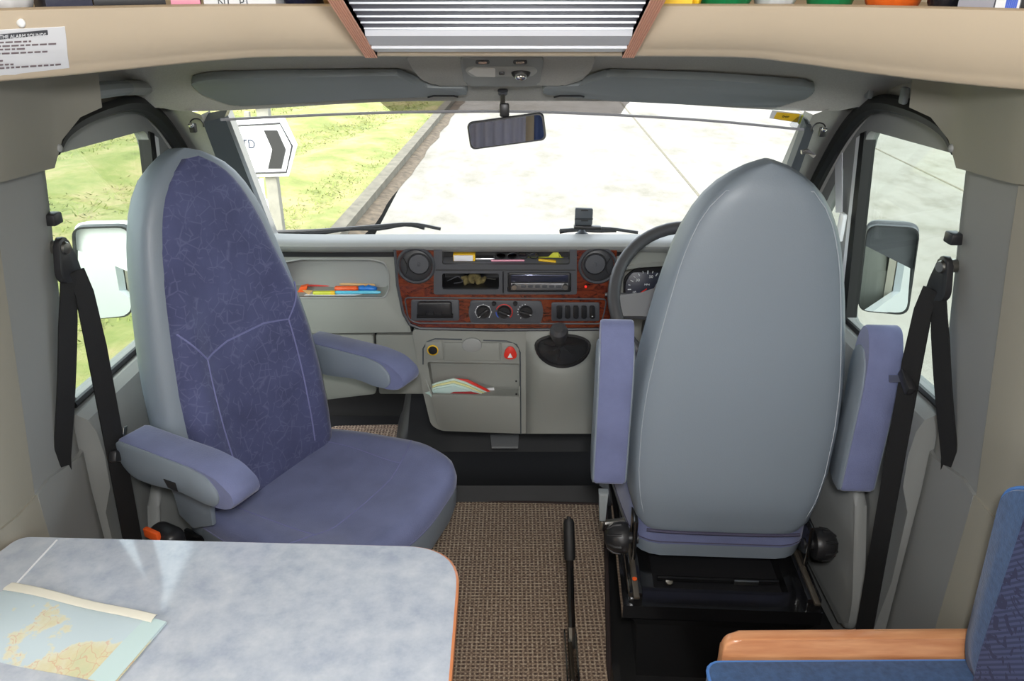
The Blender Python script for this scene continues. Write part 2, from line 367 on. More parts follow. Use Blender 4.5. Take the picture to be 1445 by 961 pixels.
def mapsheet():
    m = mat('printed_map', (190, 222, 232), .75); n, L, p = nodes(m); tc = n.new('ShaderNodeTexCoord')
    t = n.new('ShaderNodeTexNoise'); t.inputs['Scale'].default_value = 11; t.inputs['Detail'].default_value = 8; t.inputs['Roughness'].default_value = .62; L.new(tc.outputs['Object'], t.inputs['Vector'])
    sp = n.new('ShaderNodeSeparateXYZ'); L.new(tc.outputs['Object'], sp.inputs[0])
    a = n.new('ShaderNodeMath'); a.operation = 'MULTIPLY_ADD'; a.inputs[1].default_value = -1.5; L.new(sp.outputs[1], a.inputs[0]); L.new(t.outputs['Fac'], a.inputs[2])
    r = ramp(n, [(.0, (186, 202, 208)), (.50, (184, 201, 208)), (.525, (206, 206, 184)), (.62, (202, 196, 160)), (.72, (190, 194, 158))]); L.new(a.outputs[0], r.inputs[0])
    v = n.new('ShaderNodeTexVoronoi'); v.feature = 'DISTANCE_TO_EDGE'; v.inputs['Scale'].default_value = 42; wn_ = n.new('ShaderNodeTexNoise'); wn_.inputs['Scale'].default_value = 30; L.new(tc.outputs['Object'], wn_.inputs['Vector']); va = n.new('ShaderNodeMix'); va.data_type = 'RGBA'; va.inputs['Factor'].default_value = .06; L.new(tc.outputs['Object'], va.inputs['A']); L.new(wn_.outputs['Color'], va.inputs['B']); L.new(va.outputs['Result'], v.inputs['Vector'])
    lt = n.new('ShaderNodeMath'); lt.operation = 'LESS_THAN'; lt.inputs[1].default_value = .03; L.new(v.outputs['Distance'], lt.inputs[0])
    gt = n.new('ShaderNodeMath'); gt.operation = 'GREATER_THAN'; gt.inputs[1].default_value = .53; L.new(a.outputs[0], gt.inputs[0])
    f = n.new('ShaderNodeMath'); f.operation = 'MULTIPLY'; L.new(lt.outputs[0], f.inputs[0]); L.new(gt.outputs[0], f.inputs[1])
    g = n.new('ShaderNodeMath'); g.operation = 'MULTIPLY'; g.inputs[1].default_value = .35; L.new(f.outputs[0], g.inputs[0])
    mix = n.new('ShaderNodeMix'); mix.data_type = 'RGBA'; mix.inputs['B'].default_value = (*lin((196, 120, 110)), 1); L.new(g.outputs[0], mix.inputs['Factor']); L.new(r.outputs[0], mix.inputs['A']); L.new(mix.outputs['Result'], p.inputs['Base Color']); return m
M['map'] = mapsheet()
def glass(name, tint=(.96, .98, .97), refl=.06):
    m = bpy.data.materials.new(name); m.use_nodes = True; n, L = m.node_tree.nodes, m.node_tree.links; n.clear()
    t = n.new('ShaderNodeBsdfTransparent'); t.inputs[0].default_value = (*tint, 1); g = n.new('ShaderNodeBsdfGlossy'); g.inputs['Roughness'].default_value = .0
    mx = n.new('ShaderNodeMixShader'); mx.inputs[0].default_value = refl; o = n.new('ShaderNodeOutputMaterial')
    L.new(t.outputs[0], mx.inputs[1]); L.new(g.outputs[0], mx.inputs[2]); L.new(mx.outputs[0], o.inputs[0]); return m
M['glass'] = glass('window_glass', (.95, .98, .97), .035)
M['tint'] = glass('tinted_glass', (.3, .28, .28), .04)
M['sideglass'] = glass('side_window_glass', (.80, .85, .82), .05)
M['clear'] = glass('clear_film', (.85, .87, .9), .12)

# ------------------------------------------------------------------ outside: yard, verge, signs
GZ = -0.6
def slab(name, x0, x1, y0, y1, z0, z1, m):
    b = MB(); b.box(((x0 + x1) / 2, (y0 + y1) / 2, (z0 + z1) / 2), (x1 - x0, y1 - y0, z1 - z0)); return struct(b.build(name, m))
slab('ground', -1.3, 16, -14, 45, GZ - .2, GZ, M['concrete'])
def edge_x(y): return -1.62 + .055 * (y - 7.5)
b = MB(); rows = []
for i in range(61):
    y = -6 + i * .75; e = edge_x(max(y, 3))
    rows.append([(e - .02 - 22 * (k / 40) ** 1.6, y, GZ + .07 + .05 * math.sin(y * .9 + k) * min(1, k / 6) + .02 * random.random() + 0.035 * 22 * (k / 40) ** 1.6) for k in range(41)])
b.grid(rows); o = b.build('lawn', M['turf'], ang=180); struct(o)
b = MB()
for i in range(42000):
    y = random.uniform(-.5, 16); u = random.random() ** 1.5 * 13; e = edge_x(max(y, 3)) - .05 - u
    z = GZ + .06 + .035 * u; h = random.uniform(.015, .045); a = random.uniform(0, 6.28); w = random.uniform(.005, .012); ln = random.uniform(0, .06)
    dx, dy = math.cos(a) * w, math.sin(a) * w; lx, ly = random.gauss(0, .05), random.gauss(0, .05)
    v = [b.bm.verts.new(q) for q in ((e - dx, y - dy, z), (e + dx, y + dy, z), (e + lx, y + ly, z + h))]; b.bm.faces.new(v)
o = b.build('lawn_grass', M['blade'], fix=False, ang=180); o['kind'] = 'stuff'; tag(o, 'sunlit short mown grass on the verge left of the road', 'grass')
b = MB(); b.grid([[(edge_x(y) - .03, y, GZ + .12), (edge_x(y) + .10, y, GZ + .115)] for y in [3 + k * 1.5 for k in range(22)]], (0, 0, -.2)); struct(b.build('kerb', M['kerb']))
b = MB(); b.grid([[(edge_x(y) + .08, y, GZ + .035), (edge_x(y) + .15, y, GZ + .025), (edge_x(y) + .22 + .05 * random.random(), y, GZ + .004)] for y in [3 + k * .35 for k in range(90)]]); struct(b.build('gravel_margin', M['gravel']))
for nm, x0, x1 in (('expansion_joint', 2.07, 2.10), ('expansion_joint', 5.13, 5.16)):
    b = MB(); b.box(((x0 + x1) / 2, 14, GZ + .001), (x1 - x0, 46, .006)); struct(b.build(nm, M['joint']))
b = MB(); rows = [[(6.3 + k * .5 + .25 * math.sin(y * 1.3), y, GZ + .02 + .05 * k + .1 * random.random()) for k in range(14)] for y in [11.6 + j * .6 for j in range(20)]]
b.grid(rows); struct(b.build('far_bank', M['turf']))

SY = 6.0
sg = thing('road_sign', at(376, 330, y=SY) * V((1, 1, 0)) if False else (at(372, 300, y=SY).x, SY, GZ + .1), 'white arrow shaped road sign with black chevron on a post in the grass', 'road sign')
def sp_(px, py, d=0): return at(px, py, y=SY - d)
b = MB(); b.prism([sp_(270, 176), sp_(400, 165), sp_(419, 205), sp_(407, 249), sp_(270, 252)], (0, .03, 0), .004); b.build('sign_board', M['white'], sg)
def sline(pts, w, nm, m=M['black']):
    b = MB(); b.tube([sp_(*q, .012) for q in pts], w, 4); b.build(nm, m, sg)
sline([(272, 181), (395, 174), (412, 206), (404, 243), (272, 247)], .007, 'border')
b = MB(); b.prism([sp_(372, 184, .01), sp_(391, 184, .01), sp_(403, 211, .01), sp_(397, 238, .01), sp_(378, 238, .01), sp_(384, 211, .01)], (0, .008, 0)); b.build('chevron', M['black'], sg)
text('lettering', 'LTD', .095, facing(sp_(347, 204, .01)), mat('sign_lettering', (22, 34, 58), .6), sg, .002, sx=.8)
pb = at(376, 200, y=SY + .05)
b = MB(); b.box((pb.x, SY + .075, (GZ + pb.z + .36) / 2), (.09, .08, pb.z + .36 - GZ), .008); b.build('post', M['post'], sg)
b = MB(); b.prism([sp_(270, 130), sp_(378, 128), sp_(376, 151), sp_(270, 158)], (0, .03, 0), .004); o = b.build('upper_board', M['white'], sg)
b = MB(); b.prism([sp_(318, 132, .01), sp_(375, 130, .01), sp_(374, 149, .01), sp_(318, 152, .01)], (0, .008, 0)); b.build('dark_panel', M['black'], o)
nb = thing('notice_board', (at(376, 330, y=6.4).x, 6.4, GZ + .1), 'small white notice board leaning beside the foot of the arrow sign post', 'notice board')
b = MB(); b.prism([at(352, 255, y=6.4), at(371, 252, y=6.4), at(374, 285, y=6.4), at(356, 288, y=6.4)], (0, .02, 0)); b.build('upper_panel', M['paper'], nb)
b = MB(); b.prism([at(352, 288, y=6.4), at(376, 281, y=6.4), at(390, 330, y=6.4), at(366, 338, y=6.4)], (0, .02, 0)); b.build('lower_panel', M['white'], nb)
b = MB(); b.box((at(368, 300, y=6.45).x, 6.45, .05), (.04, .04, 1.2)); b.build('stake', M['post'], nb)

# ------------------------------------------------------------------ cab shell
def HW(z): return interp(z, [(.0, .88), (.75, .874), (1.3, .797), (1.6, .765)])
def dx(z): return .935 - max(0, z - .75) * .085
# floor with black rubber tunnel
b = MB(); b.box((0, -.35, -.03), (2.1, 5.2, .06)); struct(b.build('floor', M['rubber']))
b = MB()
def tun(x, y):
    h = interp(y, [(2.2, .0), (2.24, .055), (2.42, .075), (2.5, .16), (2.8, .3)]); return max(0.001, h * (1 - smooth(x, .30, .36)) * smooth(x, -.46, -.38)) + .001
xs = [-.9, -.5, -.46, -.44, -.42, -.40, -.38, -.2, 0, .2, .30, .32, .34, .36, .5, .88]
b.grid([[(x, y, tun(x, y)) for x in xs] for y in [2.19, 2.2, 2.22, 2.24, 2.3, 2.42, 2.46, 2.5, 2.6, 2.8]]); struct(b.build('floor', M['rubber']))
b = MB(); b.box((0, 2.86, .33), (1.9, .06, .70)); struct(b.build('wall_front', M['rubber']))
b = MB()
cp = roundpoly([(-.88, -1.2, 0), (.245, -1.2, 0), (.245, 1.5, 0), (.31, 2.19, 0), (-.28, 2.215, 0), (-.88, 2.19, 0)], .02)
b.prism(cp, (0, 0, .012)); b.build('carpet', M['carpet']); tag(bpy.data.objects['carpet'], 'brown woven carpet covering the cab floor between the seats', 'carpet')
b = MB(); b.tube([(.253, -1.2, .008), (.253, 1.5, .008), (.318, 2.195, .008), (-.28, 2.222, .008), (-.88, 2.2, .008)], .008, 6); b.build('binding', mat('brown_binding', (58, 46, 44), .9), bpy.data.objects['carpet'])
fm = roundpoly([at(452, 640, z=.01), at(590, 650, z=.01), at(568, 602, z=.01), at(468, 604, z=.01)], .03)
b = MB(); b.prism(fm, (0, 0, .01)); tag(b.build('footwell_mat', M['carpet']), 'small brown woven mat in the dark passenger footwell', 'mat')

def sx(s, v): return CX + s * v
for s, side in ((-1, 'left'), (1, 'right')):
    # door: lower panel, framed window, quarter light
    d = bpy.data.objects.new('door_1' if s < 0 else 'door_2', None); COL.objects.link(d); d.location = (sx(s, .93), 1.9, 0); d['kind'] = 'structure'
    prof = [(0, .80), (.028, .803), (.05, .79), (.062, .76), (.066, .70), (.06, .62), (.035, .55), (.03, .35), (.045, .18), (.045, .03), (-.03, .03), (-.03, .78)]
    b = MB(); b.loft([[(sx(s, .935 - o), y, z - .04 * (y - 1.5)) for o, z in prof] for y in (1.44, 1.6, 1.8, 2.0, 2.2, 2.5)]); b.build('door_panel', M['trim'], d)
    f = lambda y, z: V((sx(s, dx(z)), y, z))
    outer = [(1.43, .74)] + [tuple(q)[:2] for q in spline([(1.43, 1.27, 0), (1.45, 1.355, 0), (1.53, 1.405, 0), (1.66, 1.42, 0), (1.85, 1.41, 0), (1.98, 1.36, 0), (2.10, 1.26, 0), (2.28, 1.05, 0), (2.46, .82, 0)], 3)] + [(2.48, .74)]
    win = [tuple(q)[:2] for q in roundpoly([(1.475, .815, 0), (1.475, 1.332, 0), (1.975, 1.30, 0), (1.995, 1.25, 0), (1.995, .785, 0)], .035)]
    qw = [tuple(q)[:2] for q in roundpoly([(2.10, .79, 0), (2.10, 1.19, 0), (2.40, .81, 0)], .03)]
    b = MB(); b.plate([outer, win, qw], f, (s * .03, 0, 0)); b.build('window_frame', M['trim'], d)
    b = MB(); b.prism([f(1.47, .80) + V((s * .018, 0, 0)), f(1.47, 1.34) + V((s * .018, 0, 0)), f(2.0, 1.31) + V((s * .018, 0, 0)), f(2.0, .78) + V((s * .018, 0, 0))], (s * .004, 0, 0)); b.build('window_pane', M['sideglass'], d)
    b = MB(); b.prism([f(2.09, .78) + V((s * .018, 0, 0)), f(2.09, 1.21) + V((s * .018, 0, 0)), f(2.42, .79) + V((s * .018, 0, 0))], (s * .004, 0, 0)); b.build('quarter_pane', M['sideglass'], d)
    b = MB(); b.prism([f(1.985, .785) + V((-s * .004, 0, 0)), f(1.985, 1.295) + V((-s * .004, 0, 0)), f(2.012, 1.285) + V((-s * .004, 0, 0)), f(2.02, .785) + V((-s * .004, 0, 0))], (s * .03, 0, 0)); b.build('run_channel', M['seal'], d)
    b = MB(); b.prism([f(2.014, .785) + V((-s * .003, 0, 0)), f(2.014, 1.28) + V((-s * .003, 0, 0)), f(2.035, 1.27) + V((-s * .003, 0, 0)), f(2.043, .785) + V((-s * .003, 0, 0))], (s * .02, 0, 0)); b.build('pale_strip', M['white'], d)
    b = MB(); b.tube([f(y, z) + V((-s * .004, 0, 0)) for y, z in ((1.47, .812), (2.0, .785))], .008, 6); b.build('sill_seal', M['seal'], d)
    pk = roundpoly([(1.62, .52, 0), (2.2, .50, 0), (2.25, .12, 0), (1.50, .12, 0), (1.50, .22, 0)], .07)
    b = MB(); b.prism([(sx(s, .935 - .045), p.x, p.y) for p in pk], (-s * .03, 0, 0), .012); b.build('door_pocket', M['trim'], d)
    # rubber seal round the opening
    arch = spline([(1.485, 1.352, 0), (1.54, 1.380, 0), (1.66, 1.392, 0), (1.84, 1.384, 0), (1.96, 1.340, 0), (2.09, 1.238, 0), (2.27, 1.04, 0), (2.45, .8, 0)], 5)
    b = MB(); b.tube([(sx(s, dx(p.y) - .032), p.x, p.y) for p in arch], .019, 8); o = b.build('door_seal', M['seal']); o.name = 'trim_1' if s < 0 else 'trim_2'; struct(o)
    b = MB(); b.tube([(sx(s, dx(p.y) + .015), p.x, p.y + .03) if p.x < 1.95 else (sx(s, dx(p.y) + .015), p.x + .022, p.y + .02) for p in arch if p.y > 1.3 or p.x > 1.6], .034, 8); struct(b.build('trim_9' if s < 0 else 'trim_10', M['liner']))
    # B pillar: lower, middle, upper mouldings
    pr = [(.10, 1.462), (.066, 1.45), (.044, 1.432), (.036, 1.40), (.026, 1.34), (.012, 1.26), (0, 1.20)]
    pr2 = [(0, 1.20), (.012, 1.155), (.035, 1.125), (.12, 1.085), (.145, 1.0), (.15, .8)]
    def col(z0, z1, prof, out, n=8, dz=lambda y: 0):
        return [[(sx(s, HW(z) + o - out), y, z + dz(y)) for o, y in prof] for z in [lerp(z0, z1, k / n) for k in range(n + 1)]]
    up = lambda y: .05 * smooth(y, 1.25, 1.45)
    b = MB(); b.grid(col(.60, 1.335, pr, 0, 8, lambda y: .035 * (1 - smooth(y, 1.2, 1.45)))); struct(b.build('wall_' + side, M['trim'], ang=60))
    b = MB(); b.grid(col(.0, .775, pr, .006, 8, lambda y: -0.055 * smooth(y, 1.22, 1.44)), (s * .009, 0, 0)); struct(b.build('wall_' + side, M['trim'], ang=60))
    b = MB(); b.grid(col(.66, 1.6, pr2, 0, 8)); struct(b.build('wall_' + side, M['trimd'], ang=60))
    b = MB(); b.grid(col(.0, .745, pr2, .008, 8, lambda y: 0.03 * smooth(y, 1.1, 1.2)), (s * .010, 0, 0)); struct(b.build('wall_' + side, M['trimd'], ang=60))
    rows = []
    for k in range(15):
        y = lerp(1.0, 1.535, k / 14); lo = interp(y, [(1.0, 1.385), (1.2, 1.357), (1.447, 1.328), (1.455, 1.37), (1.475, 1.395), (1.50, 1.41), (1.535, 1.42)])
        o = interp(y, [(1.0, .03), (1.1, .026), (1.2, .0), (1.34, .022), (1.44, .034), (1.47, .03), (1.535, -.01)])
        rows.append([(sx(s, HW(z) + o - .012), y, z) for z in [lerp(lo, 1.57, j / 8) for j in range(9)]])
    b = MB(); b.grid(rows, (s * .03, 0, 0)); struct(b.build('trim_3' if s < 0 else 'trim_4', M['trimd'], ang=50))
    # screw cap on the pillar trim, small dark clip above the belt
    b = MB(); b.ball((sx(s, HW(1.36) + .02), 1.445, 1.362), (.006, .008, .008), 10); o = b.build('screw_cap', M['trim']); tag(o, 'small grey screw cap on the %s door pillar trim' % side, 'screw cap')
# headliner
def CZ0(y): return interp(y, [(1.2, 1.54), (1.36, 1.537), (1.5, 1.527), (1.6, 1.513), (1.7, 1.492), (1.8, 1.458), (1.9, 1.408), (1.955, 1.372)])
xs = [-.87 + 1.73 * k / 40 for k in range(41)]
def ceil_z(x, y):
    a = abs(x - CX); e = interp(y, [(1.2, 1.47), (1.5, 1.45), (1.8, 1.432), (1.9, 1.408), (1.955, 1.385)]); return lerp(CZ0(y), min(e, CZ0(y) - .01), smooth(a, .74, .885)) - .02 * smooth(y, 1.87, 1.955) * smooth(a, .2, .75) * (1 - smooth(a, .76, .85))
def fby(x): return interp(x, [(-.99, .80), (-.90, .94), (-.80, 1.07), (-.68, 1.20), (-.58, 1.285), (-.47, 1.33), (-.36, 1.342), (.34, 1.342), (.45, 1.33), (.56, 1.285), (.66, 1.20), (.78, 1.07), (.88, .94)])
def cy(x, k): return lerp(fby(x) + .025, 1.955, k / 26)
b = MB(); b.grid([[(x, cy(x, k) - .03 * (abs(x - CX) / .8) ** 2 * smooth(cy(x, k), 1.7, 1.95), ceil_z(x, cy(x, k))) for x in xs] for k in range(27)], (0, .0, .02)); struct(b.build('ceiling', M['liner'], ang=60))
# windscreen
def ws(u, v):
    t = V((CX + u * .722, 1.955 - .03 * u * u, 1.392 - .045 * u * u)); bt = V((CX + u * .80, 2.60 - .13 * u * u, .85)); return t.lerp(bt, v)
b = MB(); b.grid([[ws(u / 12, v / 8) for u in range(-12, 13)] for v in range(9)]); w1 = struct(b.build('window_1', M['glass'], ang=180))
def wsp(px, py, off=0):                           # on the windscreen, by direction
    best = None
    for i in range(0, 60):
        v = i / 200
        y = lerp(1.95, 2.58, v); p = at(px, py, y=y); u = (p.x - CX) / lerp(.722, .8, v); q = ws(u, v); e = (q - p).length
        if best is None or e < best[0]: best = (e, q)
    return best[1] + V((0, -off, -off * .6))
b = MB(); b.grid([[wsp(lerp(a, c, k / 10), py, .004) for k in range(11)] for a, c, py in ((536, 890, 141), (541, 884, 146), (549, 880, 152), (556, 876, 158.5))]); b.build('tint_band', M['tint'], w1, ang=180)
# A pillars
for s, side in ((-1, 'left'), (1, 'right')):
    rows = []
    for k in range(9):
        t = k / 8; a = ws(s, t) + V((0, -.015, 0)); yy = interp(t, [(0, 1.975), (.25, 2.135), (.5, 2.275), (1, 2.53)]); zz = interp(t, [(0, 1.378), (.25, 1.25), (.5, 1.10), (1, .82)])
        c = V((sx(s, dx(zz) - .035), yy, zz)); m_ = a.lerp(c, .5) + V((-s * .012, -.02, 0))
        rows.append([a + V((0, .06, 0)), a, a.lerp(m_, .5), m_, m_.lerp(c, .5), c, c + V((s * .03, .02, 0))])
    b = MB(); b.grid(rows); o = b.build('trim_5' if s < 0 else 'trim_6', M['liner'], ang=60); struct(o)
# windscreen blind: side cassettes and the grey rail across
bl = thing('windscreen_blind', ws(0, 0) + V((0, -.02, -.03)), 'folded grey windscreen blind with a thin rail across the glass', 'blind')
rail = [wsp(px, py, .012) for px, py in ((318, 164), (420, 158), (560, 153.5), (720, 152.5), (860, 156.5), (1000, 165), (1136, 180))]
b = MB(); b.tube(spline(rail, 5), .0035, 6); b.build('rail', mat('rail_grey', (150, 150, 155), .4), bl)
def strip(p0, p1, q0, q1, thick): # a tapered slab between two edges
    b = MB(); b.grid([[p0, p0.lerp(q0, .5), q0], [p1, p1.lerp(q1, .5), q1]], thick); return b
cl = strip(at(286, 172, y=1.93), at(352, 350, y=2.38), at(317, 166, y=1.945), at(386, 345, y=2.42), (0, .03, .015)); cl.build('side_cassette', M['slate'], bl)
cl = strip(at(317, 165, y=1.943), at(386, 345, y=2.418), at(322, 163, y=1.946), at(391, 343, y=2.42), (0, .03, .015)); cl.build('edge_strip', M['alu'], bl)
cr = strip(at(1138, 178, y=1.93), at(1076, 345, y=2.40), at(1148, 185, y=1.92), at(1090, 350, y=2.38), (0, .03, .015)); cr.build('side_cassette', M['slate'], bl)
b = MB(); b.prism([at(1132, 213, y=1.96), at(1142, 211, y=1.95), at(1152, 219, y=1.94), at(1148, 223, y=1.94), at(1140, 217, y=1.95), at(1132, 218, y=1.96)], (0, .012, 0)); b.build('latch', M['steel'], bl)
# curtain hooks near the A pillars
for (px, py, side, y, q) in ((272, 178, 'left', 1.90, 1), (1161, 184, 'right', 1.90, -1)):
    c = at(px, py, y=y); t = thing('blind_hook', c, 'black hook with a cable loop on the %s windscreen pillar' % side, 'hook')
    b = MB(); b.box(c + V((0, 0, -.004)), (.016, .012, .022), .003); b.build('base', M['black'], t)
    b = MB(); b.ball(c + V((0, -.010, .004)), .0065, 12); b.build('stud', M['chrome'], t)
    b = MB(); b.tube([c + V((q * (-.004 + .016 * (1 - math.cos(a))), -.004, .004 + .014 * math.sin(a))) for a in [k * math.pi / 10 - .6 for k in range(14)]], .0018, 6); b.build('loop', M['black'], t)

# ------------------------------------------------------------------ living area shell behind the viewpoint
def wallbox(name, pieces, m):
    b = MB()
    for c, d in pieces: b.box(c, d)
    return struct(b.build(name, m))
WY0, WY1 = -2.2, 1.0
for s, side in ((-1, 'left'), (1, 'right')):
    xw = sx(s, 1.04); pcs = []
    ym, yl = (WY0 + WY1) / 2, WY1 - WY0
    pcs.append(((xw, ym, .45), (.03, yl, .94))); pcs.append(((xw, ym, 1.86), (.03, yl, .42)))
    for ya, yb in ((WY0, -1.3), (-.9, -.05), (.38, WY1)): pcs.append(((xw, (ya + yb) / 2, 1.28), (.03, yb - ya, .74)))
    wallbox('wall_' + side, pcs, M['cream'])
    xo = sx(s, 1.075)
    wallbox('wall_' + side, [((xo, ym, .12), (.03, yl, 1.44)), ((xo, 1.7, .03), (.03, 1.4, 1.26)), ((xo, ym, 1.86), (.03, yl, .46))], M['white'])
wallbox('ceiling', [((0, -.55, 2.06), (2.2, 3.4, .04)), ((0, 1.7, 1.98), (2.1, 1.4, .04))], M['cream'])
wallbox('wall_back', [((0, -2.22, .45), (2.1, .04, .94)), ((0, -2.22, 1.88), (2.1, .04, .4)), ((-.655, -2.22, 1.3), (.79, .04, .8)), ((.8, -2.22, 1.3), (.5, .04, .8))], M['cream'])
def curtain(x0, x1, m, label):
    b = MB(); n = int((x1 - x0) / .012); b.grid([[(lerp(x0, x1, k / n), -2.16 + .018 * math.sin(k * 1.1), z) for k in range(n + 1)] for z in (.55, 1.1, 1.75)], (0, -.004, 0)); tag(b.build('curtain', m, ang=180), label, 'curtain')
curtain(-.98, -.40, mat('lilac_curtain', (186, 190, 218), .9), 'lilac curtain at the rear seen in the rear view mirror')
curtain(-.34, -.25, mat('navy_curtain', (84, 104, 160), .9), 'narrow dark blue curtain at the rear seen in the rear view mirror')
wallbox('wall_front', [((0, 2.38, 1.80), (2.1, .04, .4)), ((-1.03, 1.7, 1.78), (.04, 1.4, .44)), ((1.01, 1.7, 1.78), (.04, 1.4, .44))], M['cream'])

# ------------------------------------------------------------------ overcab moulding, shelf and what lies on it
FB = [(-.99, .80), (-.90, .94), (-.80, 1.07), (-.68, 1.20), (-.58, 1.285), (-.47, 1.33), (-.36, 1.342), (0, 1.344), (.34, 1.342), (.45, 1.33), (.56, 1.285), (.66, 1.20), (.78, 1.07), (.88, .94), (.97, .80)]
FT = [(-.99, .68), (-.90, .83), (-.79, .965), (-.67, 1.09), (-.565, 1.18), (-.46, 1.235), (-.355, 1.25), (0, 1.252), (.335, 1.25), (.44, 1.235), (.545, 1.18), (.65, 1.09), (.77, .965), (.88, .83), (.97, .68)]
fb = spline([V((x, y, 1.534 - .016 * smooth(abs(x), .35, .7) - (.010 if x > .3 else 0) * smooth(x, .3, .6))) for x, y in FB], 6)
ft = spline([V((x, y, 1.606)) for x, y in FT], 6)
def fas(i, v):
    a, c = ft[i], fb[i]; out = (a - c); nn = V((-(c - a).x, -(c - a).y, 0)).normalized()
    p = a.lerp(c, v); return p + V((0, 0, -.010 * math.sin(math.pi * v)))
b = MB(); rows = []
for i in range(len(ft)):
    a, c = ft[i], fb[i]; back = V(((a.x - 0) * .0, 1, 0)); inn = (c - a); inn.z = 0; inn.normalize()
    r = [a + inn * .035 + V((0, 0, -.018)), a + inn * .03 + V((0, 0, .0)), a + inn * .012 + V((0, 0, .003)), a] + [fas(i, v) for v in (.06, .2, .35, .5, .65, .8, .92)]
    r += [c + V((0, 0, -.004)), c + inn * .012 + V((0, 0, -.007)), c + inn * .03 + V((0, 0, -.002)), c + inn * .035 + V((0, 0, .012))]
    rows.append(r)
b.grid(rows); struct(b.build('trim_7', M['beige'], ang=60))
b = MB(); b.prism([V((p.x, p.y, 1.574)) + (q - p).normalized() * .06 for p, q in zip([V((a.x, a.y, 0)) for a in ft], [V((a.x, a.y, 0)) for a in fb])] + [V((.97, 2.35, 1.574)), V((-.99, 2.35, 1.574))], (0, 0, .014)); struct(b.build('overcab_floor', M['cream']))
def proj(p):
    h = p[2] - CAMZ; zc = p[1] * cP - h * sP; yc = -h * cP - p[1] * sP; return 722.5 + FPX * p[0] / zc, 480.5 + FPX * yc / zc
def onfas(px, py, off=.0015):
    best = None
    for i in range(len(ft)):
        for k in range(41):
            q = fas(i, k / 40); u, w = proj(q); e = (u - px) ** 2 + (w - py) ** 2
            if best is None or e < best[0]: best = (e, i, k)
    e, i, k = best; q = fas(i, k / 40)
    # refine along the path
    j = min(max(i, 1), len(ft) - 2); v = k / 40
    for _ in range(12):
        du = (V((*proj(fas(j + 1, v)), 0)) - V((*proj(fas(j - 1, v)), 0))); dv = V((*proj(fas(j, min(1, v + .02))), 0)) - V((*proj(fas(j, v - .02)), 0))
        r = V((px, py, 0)) - V((*proj(q), 0)); det = du.x * dv.y - du.y * dv.x
        if abs(det) < 1e-9: break
        a = (r.x * dv.y - r.y * dv.x) / det; c = (du.x * r.y - du.y * r.x) / det
        q = q + (fas(j + 1, v) - fas(j - 1, v)) * a + (fas(j, v + .02) - fas(j, v - .02)) * c
    t = fb[j] - ft[j]; al = ft[j + 1] - ft[j - 1]; nn = al.cross(t).normalized()
    if nn.y > 0: nn = -nn
    return q + nn * off
b = MB(); b.grid([[onfas(lerp(a, c, k / 8), lerp(y0, y1, k / 8), .0012) for k in range(9)] for a, c, y0, y1 in ((-95, 91, 46, 37), (-92, 93.5, 68, 58), (-90, 95, 88, 78), (-88, 97.5, 116, 95))], (0, .0006, .0006))
nt_ = thing('notice_sheet', onfas(0, 80), 'white printed notice sheet stuck on the beige overcab moulding at the left', 'notice')
o = b.build('sheet', M['paper'], nt_)
def nline(s_, px, py, size, m, w=1, bold=0):
    p = onfas(px, py, .0028); q = onfas(px + 14, py - .7, .0028); d_ = onfas(px + .8, py + 8, .0028)
    text('print', s_, size, facing(p, q - p, p - d_), m, nt_, .0003, sx=w, bold=bold)
pa, pb_, pc, pd = onfas(-60, 53, .002), onfas(66, 41, .002), onfas(67, 47.5, .002), onfas(-60, 60, .002)
b = MB(); b.prism([pa, pb_, pc, pd], (0, .0004, .0004)); b.build('heading_bar', M['dark'], nt_)
nline('WHAT TO DO IF THE ALARM SOUNDS', 4, 50, .0080, M['paper'], .74)
rn = random.Random(4)
for x1, ya, yb in ((43, 60.5, 56.5), (79, 66, 60), (37, 70, 67), (66, 76.5, 71), (3, 86, 84), (18, 91.5, 89), (88, 98, 89)):   # unreadable small print
    b = MB(); x = -55
    while x < x1 - 1:
        w = min(rn.uniform(4, 12), x1 - x); fy = lambda q: lerp(ya, yb, (q + 55) / (x1 + 55) * 1.0)
        b.prism([onfas(x, fy(x) - 1.0, .0024), onfas(x + w, fy(x + w) - 1.0, .0024), onfas(x + w, fy(x + w) + 1.0, .0024), onfas(x, fy(x) + 1.0, .0024)], (0, .0003, .0003)); x += w + 2.2
    b.build('print', mat('small_print', (120, 108, 112), .7), nt_)
c = onfas(29, 31); b = MB(); b.ball(c, (.006, .004, .006), 12); tag(b.build('screw_cap', M['white']), 'pale screw cap on the beige moulding above the notice', 'screw cap')

# ribbed shutter in wooden runners, leaning on the moulding
sh = thing('roof_shutter', V((CX, 1.3, 1.55)), 'slatted aluminium roller shutter between two ribbed wooden runners, top centre', 'shutter')
S0 = V((0, 1.325, 1.5455)); SD = V((0, -.36, .136)); SN = V((0, SD.z, -SD.y)).normalized() * -1     # outward (down, rear)
if SN.z > 0: SN = -SN
SN = V((0, -.353, -.935))
def shp(x, t, off=0): return V((x, S0.y, S0.z)) + SD * t - SN * -1 * off * 1.0
xl0, xr0 = at(530, 60, y=1.325).x, at(880, 62, y=1.325).x
b = MB()
nsl = 11
for k in range(nsl):
    t0 = .255 + k * .068; b.mi = 0; b.prism([shp(xl0, t0 + .008, 0), shp(xl0, t0 + .008, .003), shp(xl0, t0 + .060, .0045), shp(xl0, t0 + .066, 0)], (xr0 - xl0, 0, 0)); b.mi = 1; b.prism([shp(xl0, t0, 0), shp(xl0, t0, .0052), shp(xl0, t0 + .005, .0052), shp(xl0, t0 + .007, 0)], (xr0 - xl0, 0, 0))
b.build('slats', [mat('slat_grey', (96, 97, 110), .5), M['alu']], sh)
